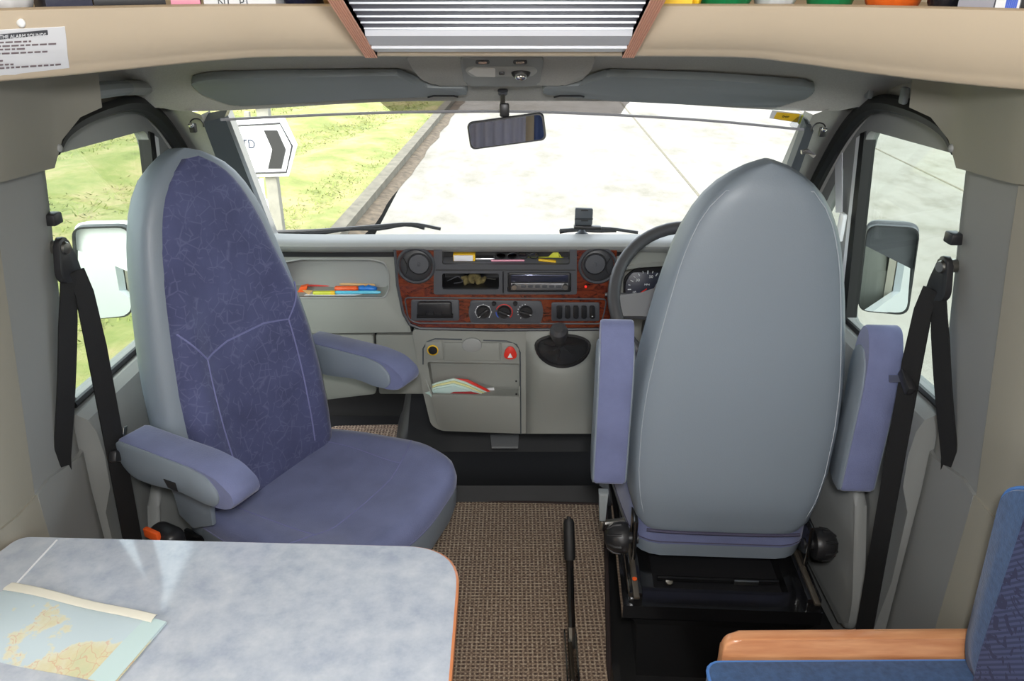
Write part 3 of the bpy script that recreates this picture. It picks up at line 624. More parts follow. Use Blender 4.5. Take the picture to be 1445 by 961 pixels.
b = MB(); b.prism([shp(xl0, .01, 0), shp(xl0, .01, .010), shp(xl0, .10, .015), shp(xl0, .105, .011), shp(xl0, .135, .011), shp(xl0, .14, .014), shp(xl0, .235, .012), shp(xl0, .25, .004), shp(xl0, .25, 0)], (xr0 - xl0, 0, 0)); b.build('end_rail', mat('anodised_aluminium', (208, 210, 216), .45, .25), sh)
b = MB(); b.prism([shp(xl0, -.004, 0), shp(xl0, -.004, .008), shp(xl0, .01, .010), shp(xl0, .01, 0)], (xr0 - xl0, 0, 0)); b.build('bottom_lip', M['dark'], sh)
for q, x0 in ((-1, xl0), (1, xr0)):
    b = MB()
    for k in range(6):
        xx = x0 + q * (.0 + .0033 * k); b.prism([shp(xx, -.035, 0), shp(xx, -.035, .015), shp(xx, .98, .015), shp(xx, .98, 0)], (q * .0028, 0, 0), .0006, 1)
    xx = x0; b.prism([shp(xx, -.034, 0), shp(xx, -.034, .013), shp(xx, .98, .013), shp(xx, .98, 0)], (q * .0195, 0, 0))
    b.build('runner', M['redwood'], sh)

# things on the overcab shelf, resting behind the lip
SZ = 1.592
def lipy(x): return interp(x, [(p.x, p.y) for p in ft])
def shelf_x(px): # distance where the lip is met
    y = 1.2
    for _ in range(12): y = lipy(at(px, 6, y=y).x)
    return at(px, 6, y=y + .07).x, y + .055
def shelf_box(name, a, c, h, m, label, cat, dep=.12, bev=.006, gap=0.0, parts=None, group=None):
    (xa, ya), (xc, yc) = shelf_x(a), shelf_x(c); y = max(ya, yc) + gap
    b = MB(); sl = V((xc - xa, yc - ya, 0)); dirn = sl.normalized(); nrm = V((-dirn.y, dirn.x, 0))
    p = V((xa, ya, SZ)) + nrm * gap; b.prism([p, p + sl, p + sl + nrm * dep, p + nrm * dep], (0, 0, h), bev)
    o = b.build(name, m); tag(o, label, cat, group); return o, p, dirn, sl.length, nrm
def lumpy(name, a, c, h, m, label, cat, dep=.13, gap=0.0, seed=1):
    (xa, ya), (xc, yc) = shelf_x(a), shelf_x(c); rnd = random.Random(seed); b = MB(); n = 14; sl = V((xc - xa, yc - ya, 0)); dirn = sl.normalized(); nrm = V((-dirn.y, dirn.x, 0)); rows = []
    for i in range(n + 1):
        t = i / n; e = math.sin(math.pi * t) ** .35; ring = []
        for k in range(12):
            an = 2 * math.pi * k / 12; r = e * (1 + rnd.uniform(-.1, .1))
            yy = dep / 2 + dep / 2 * math.cos(an) * (.25 + .75 * r); zz = h / 2 + h / 2 * math.sin(an) * (.3 + .7 * r)
            ring.append(V((xa, ya, SZ)) + sl * t + nrm * (yy + gap) + V((0, 0, max(0, zz))))
        rows.append(ring)
    b.loft(rows); o = b.build(name, m, ang=180); tag(o, label, cat); return o
lumpy('folded_cloth', -40, 71, .07, M['paper'], 'white folded cloth at the left end of the overcab shelf', 'cloth', seed=3)
shelf_box('pouch', 73, 138, .07, M['navy'], 'dark navy pouch beside the white cloth on the overcab shelf', 'pouch')
o, p, dr, ln, nr = shelf_box('book', 140, 240, .012, M['black'], 'thick black covered book lying on the overcab shelf left', 'book', .16, .002)
b = MB(); q = p + V((0, 0, .012)) + dr * .003 + nr * .002; b.prism([q, q + dr * (ln - .006), q + dr * (ln - .006) + nr * .15, q + nr * .15], (0, 0, .003)); b.build('pages', M['paper'], o)
b = MB(); q = p + V((0, 0, .015)); b.prism([q, q + dr * ln, q + dr * ln + nr * .16, q + nr * .16], (0, 0, .024), .001); b.build('cover', M['black'], o)
shelf_box('case', 247, 288, .045, M['pink'], 'pale pink plastic case beside the black book on the shelf', 'case', .1, .012)
for k, (a, c, l_, t) in enumerate(((293, 326, 'white card box with a dark letter, directly beside the pink case', 'N'), (328, 352, 'narrow white card box with a dark letter, second from the pink case', 'P'), (354, 393, 'plain white card box left of the navy cloth', None))):
    o, p, dr, ln, nr = shelf_box('carton', a, c, .06, M['paper'], l_, 'box', .1, .002)
    if t: text('print', t, .016, facing(p + dr * ln * .75 - nr * .0008 + V((0, 0, .017)), dr), M['slate'], o, .0003)
lumpy('folded_cloth', 396, 449, .06, M['navy'], 'dark navy cloth left of the beige one on the shelf', 'cloth', seed=5)
lumpy('folded_cloth', 452, 492, .05, M['tan'], 'small beige cloth tucked beside the left shutter runner', 'cloth', seed=6)
shelf_box('box_file', 912, 974, .05, M['yellow'], 'flat yellow box beside the right shutter runner', 'box', .1, .003)
lumpy('duster', 974, 992, .05, M['yellow'], 'yellow duster between the yellow box and the green bag', 'duster', seed=7)
lumpy('plastic_bag', 992, 1068, .07, M['green'], 'green plastic bag right of the yellow duster on the shelf', 'bag', seed=8)
lumpy('plastic_bag', 1070, 1128, .07, M['paper'], 'crumpled pale plastic bag between the two green bags', 'bag', seed=9)
lumpy('plastic_bag', 1129, 1202, .07, M['green'], 'green plastic bag left of the orange bag on the shelf', 'bag', seed=10)
lumpy('plastic_bag', 1203, 1290, .08, M['obag'], 'crumpled orange bag on the right of the overcab shelf', 'bag', seed=11)
lumpy('plastic_bag', 1292, 1342, .06, M['bbag'], 'crumpled black bag beside the orange bag on the shelf', 'bag', seed=12)
shelf_box('carton', 1344, 1394, .05, mat('grey_card', (150, 150, 160), .6), 'grey card box right of the crumpled black bag', 'box', .1, .002)
o, p, dr, ln, nr = shelf_box('carton', 1396, 1430, .05, M['paper'], 'white card box with blue print at the right end of the shelf', 'box', .1, .002)
b = MB()
for k in range(6): q = p + dr * ln * (.42 + .08 * k) - nr * .0006 + V((0, 0, .014)); b.prism([q, q + dr * .0022, q + dr * .0022 + V((0, 0, .012)), q + V((0, 0, .012))], nr * .0004)
b.build('print', M['blueprint'], o)
shelf_box('pouch', 1432, 1480, .06, M['black'], 'black pouch at the far right end of the overcab shelf', 'pouch')

# ------------------------------------------------------------------ overhead: visors, lamp, handle, mirror
def vis(px, py): return at(px, py, y=1.755 + (py - 105) / 40 * .13)
vn = V((0, .03, .045)).normalized()
for side, pl in (('left', [(268, 121), (274, 116), (300, 112), (420, 109), (560, 107), (580, 116), (600, 124), (655, 124), (661, 131), (655, 136), (646, 134), (600, 137), (500, 141), (335, 150), (320, 147), (286, 134)]),
                 ('right', [(764, 128), (770, 122), (820, 121), (840, 114), (858, 108), (1000, 113), (1135, 122), (1150, 126), (1149, 131), (1134, 142), (1112, 146), (1098, 152), (960, 147), (870, 143), (800, 137), (770, 135)])):
    t = thing('sun_visor', vis(*pl[0]) , 'long grey sun visor folded up against the headliner on the %s' % side, 'sun visor', 'sun visors')
    b = MB(); b.prism([vis(*q) for q in roundpoly([(x, y, 0) for x, y in pl], 4)] if False else [vis(q.x, q.y) for q in roundpoly([(x, y, 0) for x, y in pl], 3, 3)], vn * .018, .005); b.build('visor_panel', M['visor'], t)
    cxp = (612, 640) if side == 'left' else (790, 818)
    b = MB(); b.tube([vis(cxp[0] - 8, 136) - vn * .002, vis(cxp[0], 133.5) - vn * .003, vis(cxp[1], 133.5) - vn * .003, vis(cxp[1] + 6, 135.5) - vn * .002], .0022, 6); b.build('pivot_clip', M['black'], t)
    ed = [(274, 116), (300, 112), (420, 109), (556, 107)] if side == 'left' else [(860, 108), (1000, 113), (1135, 122)]
oc = lambda px, py: at(px, py, y=1.65 + (py - 80) / 42 * .145)
b = MB(); b.prism([oc(q.x, q.y) for q in roundpoly([(572, 79, 0), (842, 79, 0), (834, 100, 0), (818, 116, 0), (795, 121, 0), (615, 121, 0), (594, 112, 0), (581, 97, 0)], 5, 3)], (0, .02, .035), .004); o = b.build('trim_8', M['liner']); struct(o)
dl = thing('overhead_lamp', oc(708, 100), 'grey overhead console with reading lamp and interior light, roof centre', 'lamp')
oc2 = lambda px, py, d=0: at(px, py, y=1.65 + (py - 80) / 42 * .145 - .012 - d)
b = MB(); b.prism([oc2(q.x, q.y) for q in roundpoly([(648, 82, 0), (768, 82, 0), (762, 118, 0), (752, 123, 0), (664, 123, 0), (655, 117, 0)], 6, 3)], (0, .02, .03), .004); b.build('housing', M['trim'], dl)
b = MB(); b.prism([oc2(q.x, q.y, .004) for q in roundpoly([(655, 98, 0), (664, 94, 0), (752, 94, 0), (760, 100, 0), (752, 108, 0), (664, 109, 0)], 5, 3)], (0, .006, .009), .001); hb = b.build('lamp_panel', mat('pale_grey_plastic', (160, 160, 156), .5), dl)
b = MB(); b.prism([oc2(q.x, q.y, .007) for q in roundpoly([(660, 101, 0), (668, 96, 0), (699, 97, 0), (699, 109, 0), (672, 108, 0)], 2, 3)], (0, .005, .008)); b.build('interior_light', M['lens'], dl)
c = oc2(735, 103, .008); b = MB(); b.ball(c, (.020, .010, .013), 16); ey = b.build('reading_light_socket', M['black'], dl)
b = MB(); b.ball(c + V((0, -.006, -.006)), (.013, .008, .009), 16); b.build('reading_light', M['chrome'], ey)
c = oc2(708, 103, .006); b = MB(); b.box(c, (.012, .01, .008), .002); b.build('switch', M['black'], dl)
for px in (681, 734):
    b = MB(); b.prism([oc2(px + q[0], 88 + q[1], .003) for q in roundrect(-10, -2.6, 10, 2.6, 2.4, 4)], (0, .006, .009)); b.build('button', M['black'], dl)
    b = MB(); b.prism([oc2(px + q[0], 88.6 + q[1], .005) for q in roundrect(-6, -1.5, 6, 1.5, 1.4, 4)], (0, .004, .006)); b.build('button', M['chrome'], dl)
gh = thing('grab_handle', at(170, 125, y=1.55), 'grey grab handle in the headliner above the left door', 'grab handle')
b = MB(); b.tube([at(112, 131, x=-.80), at(132, 128, x=-.815), at(160, 125, x=-.812), at(176, 124, x=-.812), at(186, 124, x=-.815)], [.016, .017, .016, .015, .012], 10); b.build('grip', M['visor'], gh)
b = MB(); b.tube([at(174, 124, x=-.814), at(200, 124, x=-.822), at(210, 124, x=-.83)], [.016, .016, .012], 10); b.build('end_cap', M['trim'], gh)
wb = thing('white_holder', at(1186, 320, x=.875), 'small white plastic holder on the right door frame beside the seat back', 'holder')
b = MB(); b.box(at(1187, 320, x=.872), (.012, .03, .075), .004); b.build('body', M['white'], wb)
b = MB(); b.prism([at(1178, 230, x=.885), at(1188, 215, x=.88), at(1188, 300, x=.88), at(1179, 300, x=.885)], (.002, 0, 0)); b.build('paper_strip', M['paper'], wb)
for px, py, w in ((1227, 128, 8), (1276, 135, 8)):
    b = MB(); c0 = at(px, py, x=.815); b.box(c0, (.014, .022, .035), .005); tag(b.build('blanking_cap', M['visor']), 'grey blanking cap in the headliner above the right door, %s' % ('nearer the windscreen' if px < 1250 else 'next to the pillar'), 'cap')

rm = thing('rearview_mirror', at(710, 150, y=1.87), 'black framed rear view mirror hanging at the windscreen centre', 'mirror')
mc = at(715, 185, y=1.84); mrt = (at(771, 177, y=1.835) - at(660, 192, y=1.845)); ux = mrt.normalized(); un = V((-.18, -1, .035)).normalized(); un = (un - ux * un.dot(ux)).normalized(); uu = un.cross(ux); uu = uu if uu.z > 0 else -uu
def rmp(a, c, d): return mc + ux * a + uu * c + un * d
W_, H_ = .0885, .031
b = MB(); o_ = [(q[0] * 1, q[1] * (1 + .12 * q[0] / W_ * 0)) for q in roundrect(-W_, -H_, W_, H_, .012, 5)]
b.loft([[rmp(x * .9, y * .8, -.03) for x, y in o_], [rmp(x, y, -.012) for x, y in o_], [rmp(x, y, .004) for x, y in o_], [rmp(x * .985, y * .96, .007) for x, y in o_]]); b.build('housing', M['black'], rm)
b = MB(); b.prism([rmp(x * .95, y * .88, .0075) for x, y in o_], un * .001); b.build('glass', M['mirror'], rm)
b = MB(); b.box(mc + V((-.005, .012, .045)), (.022, .014, .03), .004); b.build('arm', M['black'], rm)
b = MB(); b.tube([mc + V((-.009, .02, .05)), mc + V((-.009, .05, .075))], .006, 8); b.build('stem', M['steel'], rm)
b = MB(); b.lathe([(0, -.004), (.011, -.004), (.012, .004), (0, .004)], mc + V((-.009, .053, .079)), (0, -.4, 1), 14); b.build('mount', M['dark'], rm)
st = thing('ticket_sticker', wsp(1105, 160), 'orange and white paper ticket stuck in the top right windscreen corner', 'sticker')
def stq(ps, m, nm, off, par=st): b = MB(); b.prism([wsp(x, y, off) for x, y in ps], (0, .0008, .0004)); return b.build(nm, m, par)
stq([(1086, 152), (1128, 157), (1122, 172), (1081, 165)], M['paper'], 'backing', .005)
stq([(1092, 155), (1123, 159), (1119, 170), (1087, 164)], M['yellow'], 'orange_panel', .007)
stq([(1126, 157), (1128, 157), (1122, 172), (1119, 172)], M['lime'], 'edge', .008)
p_ = wsp(1103, 161, .009); q_ = wsp(1118, 163.5, .009); text('print', '04F', .011, facing(p_, q_ - p_, wsp(1104, 155, .009) - p_), M['black'], st, .0003)
b = MB(); b.prism([wsp(q.x, q.y, .010) for q in roundpoly([(1124, 158, 0), (1136, 168, 0), (1134, 178, 0), (1118, 180, 0), (1105, 172, 0)], 6, 4)], (0, .0006, .0003)); b.build('clear_holder', M['clear'], st)

# ------------------------------------------------------------------ outside mirrors and wipers
for s, side, pl, y in ((-1, 'left', (103, 311, 196, 448), 2.25), (1, 'right', (1212, 310, 1299, 441), 2.25)):
    if s < 0: q = [at(104, 313, y=y), at(188, 311, y=y + .03), at(192, 442, y=y + .03), at(115, 447, y=y)]
    else: q = [at(1222, 310, y=y + .05), at(1299, 314, y=y), at(1281, 441, y=y), at(1208, 434, y=y + .05)]
    cen = sum(q, V((0, 0, 0))) / 4
    t = thing('wing_mirror', cen, 'white backed door mirror outside the %s door window' % side, 'door mirror', 'door mirrors')
    nn = (q[1] - q[0]).cross(q[3] - q[0]).normalized(); nn = nn if nn.y < 0 else -nn
    rp = roundpoly(q, .035, 5); rp2 = [cen + (p - cen) * .93 for p in rp]
    b = MB(); b.loft([[cen + (p - cen) * .72 - nn * .06 for p in rp], [cen + (p - cen) * .93 - nn * .04 for p in rp], [p + nn * .004 for p in rp], [cen + (p - cen) * .965 + nn * .012 for p in rp]]); b.build('casing', M['white'] if s < 0 else M['dark'], t)
    ri = [cen + (p - cen) * .93 for p in rp]
    b = MB(); b.loft([[cen + (p - cen) * .97 + nn * .010 for p in rp], [cen + (p - cen) * .97 + nn * .036 for p in rp], [p + nn * .036 for p in ri], [p + nn * .0 for p in ri]], caps=False); b.build('rim', M['black'], t)
    gn = V((-s * .274, -.954, .125)).normalized(); b = MB(); b.prism([p + nn * (.016 - (p - cen).dot(gn) / nn.dot(gn)) for p in [cen + (p - cen) * .94 for p in rp]], nn * .001); b.build('glass', M['mirror'], t)
    b = MB(); b.tube([cen - nn * .04 + V((-s * .06, .02, -.12)), V((sx(s, .97), 2.3, .72))], .022, 8); b.build('bracket', M['black'], t)
for side, pts in (('left', [(392, 333), (450, 331), (520, 326), (580, 322), (622, 329)]), ('right', [(790, 331), (850, 328), (900, 334)])):
    t = thing('windscreen_wiper', at(*pts[0], y=2.62), 'black wiper resting at the foot of the windscreen on the %s' % side, 'wiper', 'windscreen wipers')
    P_ = spline([at(x, y - 6, y=2.66) for x, y in pts], 5)
    b = MB(); b.tube(P_, .006, 6); b.build('arm', M['black'], t)
    b = MB(); b.tube([p + V((0, .02, -.012 + .004 * math.sin(i))) for i, p in enumerate(P_[:-3])], .007, 6); b.build('blade', M['rubber'], t)
b = MB(); b.box((0, 2.80, .655), (1.9, .25, .06), .02); struct(b.build('cowl', M['rubber']))

# ------------------------------------------------------------------ dashboard
YD = 2.09
def D(px, py, d=0): return at(px, py, y=YD - d)
def P3(pts, r=3, n=3): return [(q.x, q.y) for q in roundpoly([(x, y, 0) for x, y in pts], r, n)]
db = thing('dashboard', (CX, 2.3, 0), 'grey dashboard with burr walnut centre panel under the windscreen', 'dashboard')
def dpart(name, pts, m, d0, th, par=db, bev=.002, r=3, y=YD):
    b = MB(); pl = [at(q[0], q[1], y=y - d0) for q in P3(pts, r)]; b.prism(pl, (0, th, 0), bev); return b.build(name, m, par)
def rect(x0, y0, x1, y1): return [(x0, y0), (x1, y0), (x1, y1), (x0, y1)]
tp = [(2.19, .925), (2.095, .945), (2.077, .9615), (2.074, .968), (2.084, .975), (2.12, .9755), (2.18, .970), (2.24, .952), (2.35, .917), (2.5, .86), (2.66, .82), (2.66, .80), (2.2, .80)]
b = MB(); b.loft([[(x, y + .03 * smooth(abs(x), .45, .86) * (1 if y < 2.4 else 0), z - .006 * smooth(abs(x), .3, .9)) for y, z in tp] for x in [-.87 + 1.73 * k / 20 for k in range(21)]]); b.build('top_pad', M['dashtop'], db)
b = MB(); b.box((CX, 2.165, .932), (1.70, .06, .03)); b.build('seam_strip', M['black'], db)  # black strip in the seam below the top pad
# passenger side, upper face with a tray cut in it
yp = 2.145
f = lambda px, py: at(px, py, y=yp - .018 * smooth(py, 420, 472))
hole = P3([(386, 420), (386, 385), (400, 370), (425, 365.5), (525, 366), (543, 371), (549, 386), (549, 408), (543, 420)], 5, 4)
b = MB(); b.plate([P3([(300, 355), (566, 355), (567, 400), (580, 469), (300, 472)], 1, 1), hole], f, (0, .02, 0)); b.build('upper_face', M['dash'], db)
b = MB(); fr = [f(*q) + V((0, .001, 0)) for q in hole]; cen = sum(fr, V((0, 0, 0))) / len(fr); bk = [V((lerp(p.x, cen.x, .10), p.y + .10, max(p.z, cen.z - .052) - .0 * 0)) for p in fr]
b.loft([fr, bk], caps=False); b.face(bk); b.build('tray', M['dash'], db, ang=50)
b = MB(); b.tube([p + V((0, -.001, 0)) for p in fr], .0028, 6, True); b.build('tray_rim', M['dashtop'], db)
b = MB(); zt = at(470, 419, y=yp + .01).z; b.prism(roundpoly([V((at(405, 419, y=yp + .01).x, yp + .006, zt)), V((at(546, 419, y=yp + .01).x, yp + .006, zt)), V((at(543, 419, y=yp).x, yp + .075, zt)), V((at(410, 419, y=yp).x, yp + .075, zt))], .015), (0, 0, .003)); b.build('tray_mat', M['black'], db)
# glovebox
g1 = dpart('glovebox_door', [(320, 474), (527, 473), (531, 556), (330, 580)], M['dash'], 0, .03, y=2.13, r=5)
dpart('handle_recess', [(457, 487), (485, 487), (490, 492), (490, 502), (455, 502)], M['dark'], .002, .02, g1, .001, 3, y=2.13)
dpart('latch', rect(464, 488, 482, 499), M['black'], .006, .01, g1, .002, 2, y=2.13)
dpart('filler_panel', [(530, 473), (584, 473), (600, 556), (535, 556)], M['dash'], .0, .03, y=2.135)
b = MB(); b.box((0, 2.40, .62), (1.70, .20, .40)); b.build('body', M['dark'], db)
# driver's side face, hood and dials
dpart('driver_face', [(868, 352), (1136, 352), (1136, 500), (868, 500)], M['dash'], 0, .02, y=2.17)
b = MB(); hp = [at(x, y, y=2.11) for x, y in ((868, 362), (900, 356), (950, 353), (1010, 353), (1060, 356), (1090, 364))]; hq = [p + V((0, .06, -.012)) for p in hp]
b.grid([hp, [p + V((0, -.035, -.02)) for p in hp], [p + V((0, -.03, -.035)) for p in hp], hq]); b.build('dial_hood', M['dash'], db)
ic = dpart('dial_panel', [(880, 392), (896, 380), (930, 372), (1050, 372), (1080, 392), (1080, 425), (880, 425)], M['black'], 0, .01, y=2.155, r=8)
c = at(912, 406, y=2.15); b = MB(); b.lathe([(0, 0), (.06, 0), (.062, .003), (.06, .004)], c, (0, -1, .2), 32); sd_ = b.build('speedometer', mat('dial_face', (26, 30, 48), .4), ic)
b = MB()
for k in range(17):
    a = math.radians(215 - 250 * k / 16); r0 = .045 if k % 2 == 0 else .049; u = V((math.cos(a), 0, math.sin(a)))
    b.tube([c + u * r0 + V((0, -.006, 0)), c + u * .055 + V((0, -.006, 0))], .0011 if k % 2 else .0016, 4)
b.build('ticks', M['whitemark'], sd_)
for k, t in ((1, '10'), (5, '30'), (9, '50'), (13, '70')):
    a = math.radians(215 - 250 * k / 16); text('number', t, .012, facing(c + V((math.cos(a) * .038, -.007, math.sin(a) * .038))), M['whitemark'], sd_, .0003)
text('number', 'MPH', .008, facing(c + V((0, -.007, .012))), M['whitemark'], sd_, .0003)
b = MB(); b.tube([c + V((0, -.009, 0)), c + V((-.032, -.009, -.024))], .0016, 5); b.build('needle', M['red'], sd_)
# walnut panel
hol = P3(rect(614, 348.5, 812, 414), 3)
b = MB(); b.plate([P3([(558, 348), (871, 348), (868, 400), (864, 438), (856, 462), (700, 463.5), (594, 461.5), (579, 456), (570, 440), (562, 402)], 7, 4), hol], lambda x, y: D(x, y, .004), (0, .025, 0)); wd = b.build('walnut_panel', M['burr'], db)
b = MB(); b.tube([D(x, y, .003) for x, y in ((557, 349), (561, 402), (569, 441), (578, 457.5), (593, 463.5), (700, 465.5), (856, 464.5))], .0045, 6); b.build('panel_edge', M['dark'], db)
b = MB(); b.plate([P3(rect(612, 347.5, 814, 415.5), 3), P3(rect(624, 350.5, 804, 373.5), 4), P3(rect(624, 386, 704, 408.5), 3), P3(rect(716, 384.5, 806, 412), 3)], lambda x, y: D(x, y, .007), (0, .012, 0)); cs = b.build('shelf_frame', M['dark'], db)
def recess(name, x0, y0, x1, y1, dep, m, par, y=YD):
    a = [at(q[0], q[1], y=y - .006) for q in rect(x0, y0, x1, y1)]; k = [p + V((0, dep, 0)) for p in a]
    b = MB(); b.loft([a, k], caps=False); b.face(k); return b.build(name, m, par, ang=20)
recess('shelf_lining', 624, 350, 804, 373.5, .12, mat('shelf_lining_grey', (122, 124, 130), .6), cs); recess('slot_lining', 624, 386, 704, 408.5, .10, M['black'], cs)
b = MB(); b.tube([D(x, y, .010) for x, y in ((615, 381), (812, 381))], .0018, 6); b.tube([D(x, y, .010) for x, y in ((710, 383), (710, 413))], .0018, 6); b.build('divider', M['black'], cs)
ra = dpart('radio', rect(717, 385.5, 805, 411.5), M['black'], .010, .04, db, .002, 2)
dpart('display', rect(721, 388, 802, 398), mat('display_glass', (70, 74, 92), .08, .6), .014, .005, ra, .001, 1)
dpart('key_strip', rect(721, 400, 802, 409.5), mat('silver_keys', (128, 128, 130), .3, .6), .014, .005, ra, .001, 1)
for px in (725.5, 797.5):
    b = MB(); b.lathe([(0, .008), (.007, .008), (.0085, 0), (.0085, -.004)], D(px, 404.5, .016), (0, -1, 0), 16); b.build('knob', M['steel'], ra)
for k in range(6): dpart('key', rect(735 + k * 10, 402.5, 742 + k * 10, 406), M['dark'], .016, .004, ra, .0005, 1)
dpart('disc_slot', rect(745, 398.4, 778, 399.8), M['black'], .016, .004, ra, .0003, .5)
for px in (587, 843.5):                     # face level air vents
    c = D(px, 374.5, .006); t = thing('x', c, 'x', 'x'); bpy.data.objects.remove(t)
    b = MB(); b.lathe([(.0545, -.01), (.0545, .003), (.050, .008), (.046, .004), (.046, -.01)], c, (0, -1, 0), 36); v = b.build('air_vent', M['dark'], db)
    b = MB(); b.lathe([(0, .004), (.036, .005), (.0445, .001), (.0455, -.008)], c, (.0, -1, .05), 36); fl = b.build('vent_flap', mat('vent_plastic', (50, 51, 54), .45), v)
    dsk = c + V((.009 if px < 700 else -.008, -.004, .006)); b = MB(); b.lathe([(0, .006), (.027, .005), (.030, 0)], dsk, (0, -1, .05), 28); b.build('vent_louvre', M['dark'], v)
    b = MB(); q_ = 1 if px < 700 else -1; b.tube([dsk + V((.031 * math.cos(a), -.003, .031 * math.sin(a))) for a in [math.radians(k * 12) for k in range(30)]], .0017, 5, True); b.tube([c + V((-.034 * q_ + .01 * q_ * math.sin(k * .31), -.006, .024 - .0055 * k)) for k in range(10)], .0013, 5); b.build('groove', M['black'], v)
    b = MB(); b.box(dsk + V((0, -.005, 0)), (.009, .003, .010), .001); b.build('tab', M['dark'], v)
b = MB(); b.ball(D(826.5, 404.5, .005), (.0035, .002, .0035), 10); b.build('alarm_light', M['led'], db)
# lower strip: cup holder, heater controls, switches
b = MB(); b.tube([D(x, y, .0055) for x, y in P3([(571, 420), (856, 422), (853, 440), (848, 457), (588, 456), (576, 450)], 6, 4)], .0022, 6, True); b.build('inlay_line', M['dark'], db)
cup = dpart('cup_holder', rect(580, 423, 648, 453), M['dark'], .007, .01)
b = MB(); a_ = [(589, 427), (637, 427), (638, 446), (588, 446)]; b.prism([D(x, y, .02) for x, y in P3(a_, 4)], (0, .015, 0), .004)
for px in (600.5, 611.5, 623): b.prism([D(px - 2.2, 448, .022), D(px + 2.2, 448, .022), D(px, 440, .026)], (0, .01, 0))
b.prism([D(588, 445, .026), D(639, 445, .026), D(639, 449, .022), D(588, 449, .022)], (0, .015, 0), .001)
b.build('flap', M['black'], cup)
cl = dpart('heater_panel', [(664, 424), (764, 425), (767, 441), (763, 457), (664, 456), (661, 441)], M['dark'], .008, .01, r=4)
for i, px in enumerate((682, 711.5, 742)):
    c = D(px, 440.5, .010); b = MB(); b.lathe([(0, .006), (.017, .006), (.0195, .0), (.0195, -.004)], c, (0, -1, 0), 28); kb = b.build('knob', M['black'], cl)
    an = (40, -20, -12)[i]; u = V((math.cos(math.radians(an)), 0, math.sin(math.radians(an)))); w = V((-u.z, 0, u.x))
    b = MB(); b.prism([c + V((0, -.006, 0)) + u * .018 + w * .004, c + V((0, -.006, 0)) - u * .018 + w * .005, c + V((0, -.006, 0)) - u * .018 - w * .005, c + V((0, -.006, 0)) + u * .018 - w * .004], (0, -.009, 0), .002); b.build('grip', M['black'], kb)
    b = MB(); e = u if i else -u; b.tube([c + e * .010 + V((0, -.0155, 0)), c + e * .0165 + V((0, -.0155, 0))], .0009, 4); b.build('pointer', M['whitemark'], kb)
    if i == 1:
        for nm, m, a0, a1 in (('warm_scale', 'redmark', 160, -45), ('cold_scale', 'blueprint', 225, 180)):
            b = MB(); b.tube([c + V((math.cos(math.radians(lerp(a0, a1, k / 16))) * .0235, .001, math.sin(math.radians(lerp(a0, a1, k / 16))) * .0235)) for k in range(17)], .0016, 5); b.build(nm, M[m], cl)
    else:
        b = MB()
        if i == 0: b.tube([c + V((math.cos(math.radians(lerp(225, -45, k / 16))) * .0225, .001, math.sin(math.radians(lerp(225, -45, k / 16))) * .0225)) for k in range(17)], .0006, 4)
        for k in range(7):
            if i == 0: a = math.radians(225 - 45 * k)
            else: a = math.radians(200 - 21 * k) if k < 6 else math.radians(232)
            b.ball(c + V((math.cos(a) * .0235, .001, math.sin(a) * .0235)), (.0016, .001, .0016), 6)
        b.build('scale', M['whitemark'], cl)
for px in (697, 727):
    b = MB(); b.lathe([(0, .005), (.006, .005), (.007, 0), (.007, -.003)], D(px, 428.5, .010), (0, -1, 0), 14); b.build('button', M['black'], cl)
sw = dpart('switch_panel', rect(778, 427, 846, 453.5), M['dark'], .007, .01)
for k in range(5):
    x = 789.5 + k * 11.6; b = MB(); b.prism([D(q[0], q[1], .012) for q in P3(rect(x - 4, 432, x + 4, 450), 3, 4)], (0, .01, 0), .0015); r_ = b.build('rocker_switch', M['black'], sw)
    if k == 4:
        b = MB(); b.box(D(x, 446.5, .013), (.004, .002, .002)); b.build('mark', M['whitemark'], r_)
# lower console with map pocket
yc = 2.10
fo = lambda x, y: at(x, y, y=yc)
out = P3([(581, 465), (852, 465), (853, 500), (850, 520), (846, 575), (826, 609), (735, 612), (622, 608), (608, 600), (596, 550)], 8, 4)
b = MB(); b.plate([out, P3([(603, 511), (733, 513), (734, 557), (611, 557)], 3)], fo, (0, .03, 0)); cn = b.build('console', M['dash'], db)
b = MB(); a = [fo(*q) for q in ((603, 511), (733, 513), (734, 562), (611, 562))]; k = [p + V((0, .05, 0)) for p in a]; b.loft([a, k], caps=False); b.face(k); b.build('pocket_lining', M['dash'], cn, ang=20)
pf = [(608, 557), (734, 560), (734, 611), (624, 607.5), (618, 600)]
b = MB(); A = [at(x, y, y=yc - lerp(.034, .004, (y - 557) / 54)) for x, y in P3(pf, 4)]; b.prism(A, (0, .012, 0), .002); b.build('pocket_front', M['dash'], cn)
for q_ in ([at(608, 557, y=yc - .034), at(600, 535, y=yc), at(611, 557, y=yc + .002)], [at(734, 560, y=yc - .034), at(734, 545, y=yc), at(734, 560, y=yc)]):
    b = MB(); b.prism(q_, (.004 if q_[0].x < -.1 else -.004, 0, 0)); b.build('pocket_end', M['dash'], cn)
b = MB(); b.tube([fo(x, y) + V((0, -.001, 0)) for x, y in ((597, 514), (597, 492), (603, 482), (614, 478), (652, 479))] , .0022, 5); b.tube([fo(x, y) + V((0, -.001, 0)) for x, y in ((682, 480), (715, 481), (729, 486), (734, 497), (735, 612))], .002, 5); b.build('seam', M['slate'], cn)
dpart('socket_panel', [(600, 483), (624, 482), (624.5, 508), (601, 507)], M['dash'], .004, .006, cn, .001, 2, yc)
c = fo(611, 493) + V((0, -.005, 0)); b = MB(); b.lathe([(.0165, -.002), (.0165, .003), (.014, .004), (.014, -.002)], c, (0, -1, 0), 22); so = b.build('power_socket', M['yellow'], cn)
